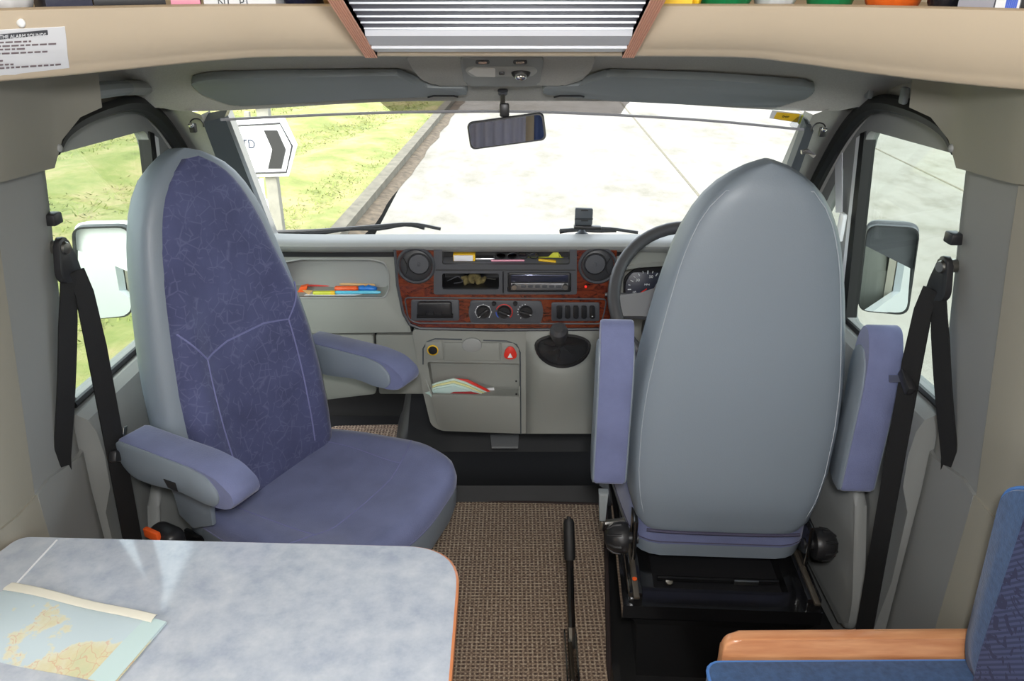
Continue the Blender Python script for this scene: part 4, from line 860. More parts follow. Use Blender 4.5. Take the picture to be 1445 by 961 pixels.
b = MB(); b.lathe([(0, .006), (.012, .005), (.0135, 0)], c, (0, -1, 0), 20); b.build('socket_cap', M['black'], so)
li = dpart('ashtray_lid', rect(626, 484, 705, 509.5), M['dash'], .005, .008, cn, .002, 2, yc)
b = MB(); b.prism([fo(x, y) + V((0, -.008, 0)) for x, y in [(666 + 14 * math.cos(t), 486 + 10 * math.sin(t)) for t in [2 * math.pi * k / 20 for k in range(20)]]], (0, .01, 0), .002); b.build('thumb_tab', M['dashtop'], li)
dpart('hazard_panel', [(707, 484), (724, 484), (732, 492), (733, 510), (707, 509.5)], M['dash'], .004, .006, cn, .001, 2, yc)
hz = [fo(x, y) + V((0, -.006, 0)) for x, y in P3([(720, 486), (726, 490), (730, 500), (726, 505), (714, 505), (710.5, 500), (714, 490)], 3, 3)]
b = MB(); b.prism(hz, (0, -.004, 0), .0015); h_ = b.build('hazard_switch', M['red'], cn)
b = MB(); b.prism([fo(x, y) + V((0, -.0105, 0)) for x, y in ((720, 496), (723.5, 502.5), (716.5, 502.5))], (0, -.0004, 0)); b.build('triangle', M['whitemark'], h_)
for yy in (548, 555.5):
    b = MB(); b.ball(fo(728.5, yy) + V((0, .046 if yy < 550 else -.003, 0)), .003, 8); b.build('screw', M['black'], cn)
# bulge below the gear lever
def bul(px, py):
    u = (px - 793) / 50; pf_ = max(0, 1 - abs(u) ** 2.6) ** .6 if abs(u) < 1 else 0
    return .095 * pf_ * smooth(py, 466, 525) * (1 - .55 * smooth(py, 525, 612))
rows = []
for i in range(17):
    py = lerp(466, 612, i / 16); row = []
    for k in range(17):
        px = lerp(742, 853, k / 16); row.append(at(px, py, y=yc - .003 - bul(px, py)))
    rows.append(row)
b = MB(); b.grid(rows, (0, .02, 0)); b.build('gear_housing', M['dash'], db, ang=60)
gl = thing('gear_lever', at(795, 495, y=2.03), 'black gear lever with leather gaiter in the grey centre console', 'gear lever')
gq = []
for k in range(32):
    t = 2 * math.pi * k / 32; x_, y_ = 794 + 37 * math.cos(t), 486 + (30 if math.sin(t) > 0 else 13) * math.sin(t); gq.append(at(x_, y_, y=yc - .012 - bul(x_, y_)))
cen = sum(gq, V((0, 0, 0))) / 32
b = MB(); b.tube([p + V((0, -.004, 0)) for p in gq], .006, 6, True); b.build('gaiter_ring', M['black'], gl)
apex = at(790, 488, y=1.985)
b = MB(); rr_ = []
for j, t in enumerate((0, .25, .5, .72, .9)):
    ring = []
    for k in range(32):
        p = gq[k].lerp(apex, t); dd = (.006 * math.sin(k * 1.18 + j * .8)) * math.sin(math.pi * t); q_ = p + V((0, -.006 * math.sin(math.pi * t), 0)) + V((dd, dd, 0)); ring.append(q_)
    rr_.append(ring)
b.loft(rr_); b.build('gaiter', mat('black_leather', (48, 48, 50), .36, bump=.3, bscale=60), gl)
top = at(789, 474, y=1.945)
b = MB(); b.tube([apex, apex.lerp(top, .6)], .008, 10); b.build('shaft', M['dark'], gl)
b = MB(); ax = (top - apex).normalized(); b.lathe([(.0, -.045), (.013, -.045), (.0155, -.025), (.022, .0), (.0255, .018), (.023, .036), (.013, .045), (0, .046)], top, ax, 20); kn = b.build('knob', mat('knob_leather', (56, 56, 58), .4), gl)
vd = (V((0, 0, CAMZ)) - top).normalized(); b = MB(); b.lathe([(0, .0245), (.012, .0245), (.014, .021)], top + V((0, 0, .014)), V((0, -.85, .5)), 18); cpn = b.build('knob_badge', M['dark'], kn)
cc = top + V((0, 0, .014)) + V((0, -.85, .5)).normalized() * .0252; b = MB(); uy = V((0, .5, .85)).normalized()
for dx_ in (-.005, 0, .005): b.tube([cc + V((dx_, 0, 0)) + uy * .006, cc + V((dx_, 0, 0)) - uy * .006], .0006, 4)
b.tube([cc - V((.005, 0, 0)), cc + V((.005, 0, 0))], .0006, 4); b.build('shift_pattern', M['whitemark'], cpn)
pd_ = thing('brake_pedal_pad', at(712, 628, y=2.35), 'small grey grooved metal plate below the centre console', 'plate')
b = MB(); b.prism([at(692, 616, y=2.33), at(732, 616, y=2.33), at(731, 633, y=2.28), at(694, 633, y=2.28)], (0, .004, .006), .001); b.build('plate', mat('embossed_plate', (112, 113, 114), .5, bump=.8, bscale=180), pd_)
pd_.name = 'footwell_plate'

# ------------------------------------------------------------------ steering wheel
wc = V((.458, 1.875, .895)); wn = V((0, -.76, .65)).normalized(); wu = V((0, .65, .76)).normalized(); wr = V((1, 0, 0))
sw_ = thing('steering_wheel', wc, 'dark grey steering wheel seen behind the driver seat', 'steering wheel')
def W(a, c, d=0): return wc + wr * a + wu * c + wn * d
b = MB(); b.tube([W(.197 * math.cos(t), .197 * math.sin(t)) for t in [2 * math.pi * k / 48 for k in range(48)]], .0165, 12, True); b.build('rim', mat('wheel_leather', (66, 66, 68), .45, bump=.15, bscale=200), sw_)
wm = mat('wheel_centre_plastic', (112, 113, 114), .5)
for q in (-1, 1):
    b = MB(); b.loft([[W(q * .075, .03, -.03), W(q * .075, -.055, -.03), W(q * .075, -.055, .01), W(q * .075, .03, .012)], [W(q * .13, .012, -.02), W(q * .13, -.05, -.02), W(q * .13, -.05, .008), W(q * .13, .012, .01)], [W(q * .192, .004, -.008), W(q * .192, -.05, -.008), W(q * .192, -.05, .008), W(q * .192, .004, .008)]]); b.build('spoke', wm, sw_)
b = MB(); hp = [(x, y) for x, y in P3([(-.095, .045), (.095, .045), (.085, -.07), (.04, -.10), (-.04, -.10), (-.085, -.07)], .03, 5)]
b.loft([[W(x, y, -.04) for x, y in hp], [W(x, y, .012) for x, y in hp], [W(x * .92, y * .92, .026) for x, y in hp], [W(x * .5, y * .5, .032) for x, y in hp]]); b.build('hub', wm, sw_)
b = MB(); b.lathe([(.06, .02), (.065, .1), (.075, .2), (.08, .30)], wc, -wn, 20); b.build('column', M['black'], sw_)
b = MB(); b.tube([W(-.05, .03, -.07), W(-.21, .035, -.075)], [.008, .006], 8); b.build('stalk', M['black'], sw_)

# ------------------------------------------------------------------ cab seats
BW = [(0, .200), (.03, .214), (.10, .234), (.18, .244), (.30, .246), (.40, .239), (.50, .224), (.60, .205), (.70, .183), (.76, .162), (.79, .148), (.82, .130), (.845, .109), (.865, .086), (.88, .063), (.89, .044), (.897, .026), (.902, .006)]
BH = [0, .012, .03, .06, .10, .14, .18, .24, .30, .36, .42, .48, .54, .60, .66, .72, .76, .80, .83, .855, .875, .89, .899, .902]
def bw(h): return interp(h, BW) if h > .02 else .205 * (.93 + .07 * h / .02)
def bdep(h): return interp(h, [(0, .10), (.1, .14), (.45, .135), (.7, .115), (.85, .095), (.902, .05)])
def byc(h): return .068 - .0 * h
def bfront(u, h):
    d_ = bdep(h) / 2; e = (max(0, 1 - abs(u) ** 4)) ** .25
    return byc(h) + d_ * e + .022 * math.exp(-((abs(u) - .72) / .18) ** 2) * (1 - smooth(h, .5, .68)) * smooth(h, .0, .12) - .002 * (1 - abs(u)) * (1 - smooth(h, .5, .7))
def make_seat(name, loc, rz, label, recline, arms_up, seat_h, swivel):
    t = thing(name, loc, label, 'seat', None, rz)
    zb = .405
    def rec(p, zs=1):
        p = V(p); a = math.radians(recline); y, z = p.y - .06, p.z
        return V((p.x, .06 + y * math.cos(a) - z * math.sin(a), zb + z * math.cos(a) + y * math.sin(a)))
    # shell of the backrest
    b = MB(); rings = []
    for h in BH:
        w, d_, ring = bw(h), bdep(h) / 2, []
        for k in range(40):
            a = 2 * math.pi * k / 40; cx_, sx_ = math.cos(a), math.sin(a); n_ = 4.5
            x = w * math.copysign(abs(cx_) ** (2 / n_), cx_); y = d_ * math.copysign(abs(sx_) ** (2 / n_), sx_)
            if sx_ < 0: y *= 1 + .10 * (1 - abs(x / w) ** 2) * smooth(h, 0, .2); x *= 1 - .05 * smooth(h, .0, .1)
            ring.append(rec((x, byc(h) + y, h)))
        rings.append(ring)
    b.loft(rings); bk = b.build('backrest', M['vinyl'], t, local=True, ang=50)
    # fabric face
    b = MB(); rows = []
    for h in [.01 + .872 * k / 40 for k in range(41)]:
        ww = max(.01, bw(h) - lerp(.034, .036, h)) ; ww = min(ww, bw(min(h + .012, .9)) - .012); row = []
        for k in range(33):
            u = -1 + 2 * k / 32; x = ww * u; uu_ = x / bw(h)
            y = bfront(uu_, h) + .009 * (1 - abs(u) ** 14)
            row.append(rec((x, y, h)))
        rows.append(row)
    b.grid(rows, rec((0, -.02, 0)) - rec((0, 0, 0))); fc = b.build('backrest_cover', M['fabric'], bk, local=True, ang=60)
    def onb(u, h, off=.0092):
        x = (bw(h) - .036) * u; return rec((x, bfront(x / bw(h), h) + off, h))
    b = MB(); sm = lambda pts: b.tube([onb(u, h) for u, h in [(lerp(a[0], c[0], k / 8), lerp(a[1], c[1], k / 8)) for a, c in zip(pts, pts[1:]) for k in range(9)]], .0022, 5)
    sm([(-.62, .12), (-.66, .46), (-1, .54)]); sm([(.62, .12), (.66, .46), (1, .54)]); sm([(-.66, .46), (-.3, .475), (.3, .475), (.66, .46)]); b.build('seam', M['seam'], fc, local=True)
    # stitching that rounds the back panel, pale piping at the front edge
    b = MB(); pts = []
    for sgn in (1, -1):
        hs_ = [.05 + .80 * k / 24 for k in range(25)]
        for h in (hs_ if sgn > 0 else hs_[::-1]):
            x = sgn * bw(h) * .885 * (1 if h < .8 else 1 - .2 * (h - .8) / .06 * .3); d_ = bdep(h) / 2; xr = abs(x) / (bw(h) * .95); y = -d_ * (max(0, 1 - xr ** 4.5)) ** (1 / 4.5) * (1 + .10 * (1 - (x / bw(h)) ** 2)); pts.append(rec((x, byc(h) + y - .0006, h)))
    b.tube(pts, .0011, 4); b.build('stitching', M['stitch'], bk, local=True)
    b = MB(); b.tube([rec((x, byc(.02) - bdep(.02) / 2 * 1.1 - .002 + .010 * (abs(x) / .2) ** 4, .006)) for x in [-.185 + .37 * k / 20 for k in range(21)]], .004, 6); b.build('hem', M['darkseam'], bk, local=True)
    # cushion
    cl_, zc0 = (.50 if arms_up else .535), seat_h
    def plan(sc, z, yadd=0):
        pl = roundpoly([(-.208, .026, 0), (.208, .026, 0), (.235, .16, 0), (.268, .40, 0), (.215, cl_ + .0, 0), (0, cl_ + .03, 0), (-.215, cl_ + .0, 0), (-.268, .40, 0), (-.235, .16, 0)], .06, 4)
        c_ = V((0, .25, 0)); q_ = [V((c_.x + (p.x - c_.x) * sc, c_.y + (p.y - c_.y) * sc, z)) for p in pl]; return [V((p.x, p.y, z + .012 * smooth(p.y, .3, .5) + .024 * smooth(abs(p.x), .10, .21) * (1 if z > zc0 - .02 else .6) * (.35 + .65 * smooth(p.y, .05, .3)))) for p in q_]
    b = MB(); b.loft([plan(.90, zc0 - (.147 if arms_up else .125)), plan(.965, zc0 - (.140 if arms_up else .12)), plan(.995, zc0 - .09), plan(1, zc0 - .03 - (.062 if arms_up else 0))]); cu = b.build('cushion', M['vinyl'], t, local=True, ang=50)
    b = MB(); b.loft([plan(1.0, zc0 - .036 - (.062 if arms_up else 0)), plan(1.004, zc0 - .026), plan(.985, zc0 - .006), plan(.94, zc0 + .008), plan(.86, zc0 + .008), plan(.7, zc0 + .004), plan(.5, zc0), plan(.3, zc0), plan(.08, zc0)]); cc_ = b.build('cushion_cover', M['velour'], cu, local=True, ang=60)
    b = MB(); q_ = plan(.998, zc0 - .030 - (.062 if arms_up else 0)); b.tube(q_, .002, 5, True)
    bv = BVHTree.FromPolygons([v.co.copy() for v in cc_.data.vertices], [list(p.vertices) for p in cc_.data.polygons])
    def on(x, y):
        h_ = bv.ray_cast(V((x, y, 2)), V((0, 0, -1)))[0]; return V((x, y, (h_.z if h_ else zc0) + .0004))
    for ln_ in ([(-.245, .36), (-.16, .385), (0, .395), (.16, .385), (.245, .36)], [(-.15, .03), (-.165, .2), (-.16, .385)], [(.15, .03), (.165, .2), (.16, .385)]):
        b.tube([on(p.x, p.y) for p in spline([(x, y, 0) for x, y in ln_], 8)], .0015, 5)
    b.build('seam', M['seam'] if not arms_up else M['darkseam'], cc_, local=True)
    # arm rests
    prof = [(-.01, .035), (.0, .05), (.26, .055), (.33, .045), (.372, .015), (.375, -.012), (.35, -.032), (.31, -.040), (.27, -.038), (.20, -.030), (.10, -.046), (.03, -.048), (-.01, -.02)]
    for sgn in (1, -1):
        px_, pz_ = sgn * .286, zb + .297; al = 1.06 if arms_up else .89
        def arm(x, y, z):
            if arms_up: return V((px_ + x, .035 - z, zb + .158 + y * al))
            return V((px_ + x, .01 + y * al, pz_ + z * .92 - .004 * y))
        pl = [(q.x, q.y) for q in roundpoly([(y, z, 0) for y, z in prof], .022, 4)]
        b = MB(); b.loft([[arm(-.036, .18 + (y - .18) * .985, z * .95) for y, z in pl], [arm(-.031, y, z) for y, z in pl], [arm(.031, y, z) for y, z in pl], [arm(.036, .18 + (y - .18) * .985, z * .95) for y, z in pl]])
        ar = b.build('armrest', M['velour'], t, local=True, ang=45)
        sp = [(q.x, q.y) for q in roundpoly([(y, z, 0) for y, z in [(-.008, .036), (.003, .046), (.25, .049), (.30, .040), (.328, .012), (.328, -.012), (.31, -.034), (.27, -.037), (.20, -.029), (.10, -.045), (.03, -.047), (-.008, -.019)]], .03, 4)]
        for q in (-1, 1):
            b = MB(); b.loft([[arm(q * .032, y, z) for y, z in sp], [arm(q * .039, y, z) for y, z in sp], [arm(q * .042, .17 + (y - .17) * .96, z * .88) for y, z in sp]]); b.build('side_panel', M['vinyl'], ar, local=True, ang=45)
        if not arms_up and sgn > 0:
            b = MB(); b.prism([arm(.0435, .155, -.006), arm(.0435, .195, -.004), arm(.0435, .198, -.026), arm(.0435, .165, -.026)], (.001, 0, 0)); b.build('adjuster_slot', M['black'], ar, local=True)
        # reclining knob and side fitting
        c0 = V((sgn * .222, .03, zb - .034)); b = MB(); axv = V((sgn, 0, 0))
        b.lathe([(.014, -.02), (.014, .004), (.037, .006), (.040, .012), (.040, .026), (.037, .042), (.027, .056), (.013, .063), (0, .064)], c0, axv, 24); kb = b.build('recline_knob', M['black'], t, local=True)
        b = MB()
        for k in range(8):
            a = 2 * math.pi * k / 8; b.tube([c0 + V((sgn * .024, .0385 * math.cos(a), .0385 * math.sin(a))), c0 + V((sgn * .042, .0365 * math.cos(a), .0365 * math.sin(a))), c0 + V((sgn * .056, .025 * math.cos(a), .025 * math.sin(a)))], .004, 6)
        b.build('rib', M['black'], kb, local=True)
        b = MB(); b.box((sgn * .212, .06, zb - .03), (.012, .10, .12), .004); b.build('hinge_plate', M['gloss'], t, local=True)
    if not arms_up:
        b = MB(); b.prism([V((.240, .05, zc0 + .13)), V((.240, .18, zc0 + .13)), V((.240, .17, zc0 + .03)), V((.240, .10, zc0 - .005)), V((.240, .06, zc0 + .02))], (.014, 0, 0), .004); b.build('side_skirt', M['vinyl'], t, local=True)
        b = MB(); b.box((.292, .055, zc0 - .040), (.055, .085, .10), .022, seg=3); bc = b.build('belt_buckle', M['black'], t, local=True)
        b = MB(); b.box((.318, .045, zc0 + .004), (.012, .046, .024), .003); b.build('release_button', M['orange'], bc, local=True)
    return t
ds = make_seat('driver_seat', (.515, 1.535, 0), math.radians(-3), 'grey vinyl backed driver seat with raised armrests, seen from behind', 0.5, True, .455, False)
ps = make_seat('passenger_seat', (-.698, 1.725, 0), math.radians(-118.5), 'blue patterned passenger seat swivelled towards the table with armrests down', 7, False, .50, True)
# black steel base under the driver seat (seat frame coordinates)
b = MB(); b.loft([[(x, y, .0) for x, y in ((-.19, -.06), (.20, -.06), (.20, .45), (-.19, .45))], [(x, y, .20) for x, y in ((-.205, -.085), (.20, -.085), (.20, .45), (-.205, .45))], [(x, y, .235) for x, y in ((-.22, -.105), (.215, -.105), (.21, .46), (-.22, .46))]]); bx = b.build('seat_box', M['gloss'], ds, local=True, ang=20)
b = MB(); b.plate([[(-.245, -.115), (.222, -.115), (.222, .46), (-.245, .46)], [(-.165, -.05), (.16, -.05), (.16, .38), (-.165, .38)]], lambda x, y: V((x, y, .286)), (0, 0, -.038)); b.build('top_rim', M['gloss'], bx, local=True, ang=20)
b = MB(); b.box((0, .16, .245), (.32, .42, .006)); b.build('tray_floor', M['black'], bx, local=True)
b = MB(); b.tube([(-.15, .0, .272), (.15, .0, .272)], .007, 8); b.tube([(-.15, .09, .28), (.15, .09, .28)], .009, 8); b.build('cross_rod', M['gloss'], bx, local=True)
b = MB(); b.box((.07, -.005, .272), (.06, .006, .012), .001); b.build('catch', M['alu'], bx, local=True)
b = MB(); b.lathe([(0, .006), (.009, .005), (.011, 0)], (-.12, -.002, .262), (0, -.4, 1), 12); b.build('bolt', M['steel'], bx, local=True)
for x in (-.215, .205):
    b = MB(); b.box((x, .17, .297), (.034, .54, .03), .004); r = b.build('slide_rail', M['gloss'], ds, local=True)
    b = MB(); b.box((x, .13, .314), (.014, .50, .008), .002); b.build('runner', mat('greased_steel', (120, 112, 100), .35, .8), r, local=True)
    if x < 0:
        b = MB(); b.lathe([(0, .002), (.006, .002), (.006, 0)], (x, -.06, .319), (0, 0, 1), 10); b.build('rivet', M['orange'], r, local=True)
b = MB(); b.tube([(-.235, .06, .40), (-.285, .055, .395)], .008, 8); b.box((-.292, .055, .395), (.012, .03, .03), .004); lv = b.build('tilt_lever', M['steel'], ds, local=True)
b = MB(); b.prism([(-.300, .04, .41), (-.284, .04, .41), (-.280, .05, .485), (-.304, .05, .485)], (0, .022, .004), .004); b.build('lever_grip', M['visor'], lv, local=True)
# pedestal of the passenger seat
b = MB(); b.box((0, .25, .137), (.36, .40, .246), .02); pb_ = b.build('seat_box', M['gloss'], ps, local=True)
b = MB(); b.lathe([(.18, 0), (.19, .02), (.17, .05)], (0, .24, .26), (0, 0, 1), 28); b.build('swivel_plate', M['black'], ps, local=True)
b = MB(); b.box((0, .24, .345), (.40, .44, .07), .01); b.build('cushion_frame', M['black'], ps, local=True)

# ------------------------------------------------------------------ seat belts
for s, side, ring, end, slot, tongue in ((-1, 'left', (62, 372), (166, 770), (106, 678), (130, 645)), (1, 'right', (1341, 398), (1216, 900), (1304, 695), (1300, 540))):
    y0 = 1.412; wx_ = lambda z: HW(z) + .030
    R = V((sx(s, wx_(1.15) - .014), y0 + .004, at(ring[0], ring[1], y=y0).z)); z1 = .0
    t = thing('seat_belt', R, 'black seat belt hanging on the %s door pillar' % side, 'seat belt', 'front seat belts')
    bolt = R + V((0, 0, .03)); b = MB(); b.lathe([(0, .014), (.010, .013), (.013, .006), (.013, -.03)], bolt, (-s, -.25, 0), 18); b.build('bolt', M['steel'], t)
    b = MB(); q_ = [R + V((-s * .006, y, z)) for y, z in [(a.x, a.y) for a in roundpoly([(-.014, .05, 0), (.014, .05, 0), (.034, -.01, 0), (.036, -.035, 0), (.015, -.045, 0), (-.030, -.03, 0), (-.034, -.01, 0)], .014, 4)]]
    b.prism(q_, (s * .012, 0, 0), .003); b.build('guide_ring', M['black'], t)
    b = MB(); b.box(R + V((s * .006, .004, .085)), (.024, .03, .022), .004); b.build('height_adjuster', M['black'], t)
    A = R + V((-s * .008, .012, -.02)); xw = sx(s, .885)
    pts = [A, A + V((-s * .004, .004, -.05))]; 
    for k in range(1, 9):
        z = lerp(A.z - .05, .10, k / 8); pts.append(V((lerp(A.x - s * .004, sx(s, .874), k / 8), A.y + .010, z)))
    b = MB(); b.ribbon(pts, V((.45, 1, 0)) if s < 0 else V((-.45, 1, 0)), [.036, .040] + [.046] * 8); b.build('lap_strap', M['webbing'], t)
    e = V((sx(s, .8955), 1.335, .755)); B = R + V((-s * .004, -.008, -.02))
    b = MB(); b.ribbon([B.lerp(e, k / 8) + V((-s * .004 * math.sin(math.pi * k / 8), 0, 0)) for k in range(9)] + [e + V((s * .006, 0, -.03))], V((.3, 1, 0)) if s < 0 else V((-.3, 1, 0)), [.036, .040] + [.046] * 8); b.build('shoulder_strap', M['webbing'], t)
    zt = at(tongue[0], tongue[1], y=y0 + .02).z; k_ = (A.z - .05 - zt) / (A.z - .05 - .10); T = V((lerp(A.x - s * .004, sx(s, .874), k_), A.y + .010, zt))
    b = MB(); b.box(T + V((-s * .004, 0, 0)), (.018, .056, .026), .006, Matrix.Rotation(.5 * s, 3, 'X')); tg = b.build('buckle_tongue', M['black'], t)
    b = MB(); b.prism([T + V((-s * .008, yy, zz)) for yy, zz in (( .012, .008), (.012, -.008), (.055, -.032), (.062, -.018))] if s > 0 else [T + V((-s * .008, yy, zz)) for yy, zz in ((-.012, -.008), (.012, -.004), (.05, .045), (.034, .05))], (-s * .003, 0, 0), .001); b.build('tongue_plate', M['steel'], tg)

# ------------------------------------------------------------------ handbrake
hb = thing('handbrake_lever', (.146, 1.40, .012), 'long black handbrake lever standing on the carpet beside the driver seat', 'handbrake')
h0, h1 = V((.152, 1.49, .11)), V((.148, 1.665, .36)); hd = (h1 - h0)
b = MB(); b.tube([h0, h0 + hd * .72], .0095, 8); b.build('shaft', M['gloss'], hb)
b = MB(); b.tube([h0 - hd * .05, h0 + hd * .12], .0105, 8); b.build('bare_end', M['steel'], hb)
b = MB(); b.tube([h0 + hd * .66, h0 + hd * .68, h0 + hd * .97, h1], [.0125, .0145, .0145, .011], 12); b.tube([h1, h1 + hd.normalized() * .006], .006, 10); b.build('grip', M['rubber'], hb)
for x in (.132, .160):
    b = MB(); b.prism([(x, y, z) for y, z in [(q.x, q.y) for q in roundpoly([(1.20, .012, 0), (1.50, .012, 0), (1.535, .10, 0), (1.515, .135, 0), (1.42, .115, 0), (1.20, .07, 0)], .02, 4)]], (.004, 0, 0), .001); b.build('bracket', M['gloss'], hb)
b = MB(); b.prism([(.143, y, z) for y, z in ((1.22, .04), (1.48, .07), (1.50, .12), (1.46, .125), (1.22, .08))], (.006, 0, 0), .001); b.build('ratchet', M['steel'], hb)
b = MB(); b.tube([(.146, 1.36, .10), (.146, 1.47, .128)], .006, 8); b.build('link', mat('oily_steel', (70, 62, 52), .4, .7), hb)
b = MB(); b.prism([(.115, y, z) for y, z in ((1.20, .012), (1.40, .012), (1.415, .07), (1.39, .085), (1.20, .05))], (.005, 0, 0), .001); b.build('side_lever', M['gloss'], hb)
b = MB(); b.box((.146, 1.28, .018), (.10, .20, .01), .003); b.build('base_plate', M['rubber'], hb)
b = MB(); b.prism([(.245, -.2, .012), (.262, -.2, .012), (.262, 1.42, .012), (.245, 1.42, .012)], (0, 0, .10)); tag(b.build('sill_strip', M['rubber']), 'dark sill strip on the floor along the driver seat box', 'trim strip')

# ------------------------------------------------------------------ table with map
TZ = .72
tb = thing('table', (-.5, .85, 0), 'mottled blue laminate table with beech edging in the foreground', 'table')
tpl = [(q.x, q.y) for q in roundpoly([(-1.005, 1.152, 0), (-.30, 1.128, 0), (-.094, 1.12, 0), (-.090, .30, 0), (-1.005, .30, 0)], .115, 10)]
tpl = [(q.x, q.y) for q in roundpoly([(-.975, 1.078, 0), (-.910, 1.096, 0), (-.897, 1.149, 0), (-.094, 1.119, 0), (-.088, .30, 0), (-.975, .30, 0)], .10, 10)]
b = MB(); b.prism([(x, y, TZ - .026) for x, y in tpl], (0, 0, .0262)); b.build('tabletop', M['laminate'], tb)
ce = V((-.5, .72, 0)); b = MB(); o1 = [V((x, y, 0)) for x, y in tpl]; o2 = [p + (p - ce).normalized() * .005 for p in o1]
b.loft([[p + V((0, 0, TZ - .027)) for p in o1], [p + V((0, 0, TZ - .025)) for p in o2], [p + V((0, 0, TZ - .003)) for p in o2], [p + V((0, 0, TZ - .0005)) for p in o1]], caps=False); b.build('edging', mat('orange_beech', (206, 128, 78), .35, coat=.3), tb)
b = MB(); b.lathe([(.15, .013), (.15, .02), (.03, .03), (.03, .68), (.10, .694)], (-.5, .75, 0.0), (0, 0, 1), 24); b.build('pedestal', M['steel'], tb)
b = MB(); b.box((-.835, 0.99, TZ + .0009), (.0035, .30, .0006), rot=Matrix.Rotation(-.08, 3, 'Z')); b.build('pale_line', M['whitemark'], tb)
mp = thing('road_map', (-.65, .9, TZ), 'folded paper map lying on the blue table at the left', 'map')
mz = TZ + .003
A_, B_, C_, D_ = at(14, 828, z=mz), at(236, 879, z=mz), at(160, 968, z=mz), at(-130, 905, z=mz)
def mpt(u, v): 
    p = A_.lerp(B_, u).lerp(D_.lerp(C_, u), v); p.z = mz + .006 * math.sin(math.pi * u) * math.sin(math.pi * min(1, v + .1)) + .002 * math.sin(9 * u); return p
b = MB(); b.grid([[mpt(i / 14, j / 10) for i in range(15)] for j in range(11)], (0, 0, -.0006)); b.build('sheet', M['map'], mp, ang=60)
b = MB(); b.grid([[mpt(lerp(-.0, .93, i / 14), v) + V((0, 0, dz)) for i in range(15)] for v, dz in ((-.05, .004), (-.03, .006), (.05, .0045), (.075, .002))], (0, 0, -.0008)); b.build('folded_edge', mat('map_paper', (205, 203, 190), .7), mp)
b = MB(); b.grid([[mpt(u, j / 10) + V((0, 0, .0016)) for u in (.885, .94, .995)] for j in range(11)], (0, 0, -.0006)); b.build('map_margin', mat('map_sea', (184, 206, 206), .7), mp)

# ------------------------------------------------------------------ bench seat in the right foreground
bn = thing('bench_seat', (.9, .8, 0), 'blue upholstered bench seat at the lower right corner', 'bench seat')
cz = .511
pl = [(q.x, q.y) for q in roundpoly([(.352, .2, 0), (.352, 1.058, 0), (.90, 1.062, 0), (.90, .2, 0)], .03, 5)]
ce = V((.68, .6, 0)); sc = lambda f_, z: [V((ce.x + (x - ce.x) * f_, ce.y + (y - ce.y) * f_, z)) for x, y in pl]
b = MB(); b.loft([sc(.985, cz - .12), sc(1, cz - .10), sc(1, cz - .012), sc(.992, cz), sc(.9, cz + .006), sc(.5, cz + .01)]); b.build('seat_cushion', M['sofa'], bn, ang=60)
b = MB(); b.tube(sc(.998, cz - .004), .0035, 6, True); b.build('piping', M['sofaedge'], bn)
def bp(y, z, x=0): return V((.872 - .10 * (z - .5) + x, y, z))
bo = [(q.x, q.y) for q in roundpoly([(1.052, .515, 0), (1.065, .56, 0), (1.045, .90, 0), (.99, .945, 0), (.3, .945, 0), (.3, .505, 0)], .06, 6)]
fx = lambda y, z: bp(y, z, -.058 + .0 * y)
b = MB(); q = lambda f_, x: [bp(.66 + (y - .66) * f_, .73 + (z - .73) * f_, x) for y, z in bo]
b.loft([q(.98, .06), q(1, .045), q(1, -.035), q(.985, -.05), q(.9, -.055), q(.5, -.058)]); bc_ = b.build('back_cushion', M['sofa'], bn, ang=60)
b = MB(); b.tube(q(.997, -.042), .0035, 6, True); b.build('piping', M['sofaedge'], bc_)
def pattern():
    m = mat('dark_leaf_upholstery', (34, 42, 88), .9, sheen=.2); n, L, p = nodes(m); tc = n.new('ShaderNodeTexCoord')
    w = n.new('ShaderNodeTexWave'); w.inputs['Scale'].default_value = 60; w.bands_direction = 'DIAGONAL'; L.new(tc.outputs['Object'], w.inputs['Vector'])
    v = n.new('ShaderNodeTexNoise'); v.inputs['Scale'].default_value = 22; v.inputs['Distortion'].default_value = 2.5; L.new(tc.outputs['Object'], v.inputs['Vector'])
    g = n.new('ShaderNodeMath'); g.operation = 'GREATER_THAN'; g.inputs[1].default_value = .56; L.new(v.outputs['Fac'], g.inputs[0])
    r = ramp(n, [(.3, (36, 46, 86)), (.7, (62, 72, 112))]); L.new(w.outputs['Fac'], r.inputs[0])
    mix = n.new('ShaderNodeMix'); mix.data_type = 'RGBA'; mix.inputs['B'].default_value = (*lin((26, 32, 74)), 1); L.new(g.outputs[0], mix.inputs['Factor']); L.new(r.outputs[0], mix.inputs['A']); L.new(mix.outputs['Result'], p.inputs['Base Color']); return m
b = MB(); pq = [(1.005, .505), (1.0, .60), (.965, .905), (.3, .905), (.3, .505)]; b.prism([bp(y, z, -.0585) for y, z in pq], (.004, 0, 0)); b.build('patterned_panel', pattern(), bc_)
b = MB(); b.box((.66, .62, .19), (.62, .82, .36), .01); b.build('base', M['beech'], bn)
ep = [(q.x, q.y) for q in roundpoly([(.388, .10, 0), (.388, .548, 0), (.88, .553, 0), (.88, .10, 0)], .03, 6)]
b = MB(); b.prism([(x, 1.07, z) for x, z in ep], (0, .024, 0), .006, 3); b.build('end_panel', M['beech'], bn)

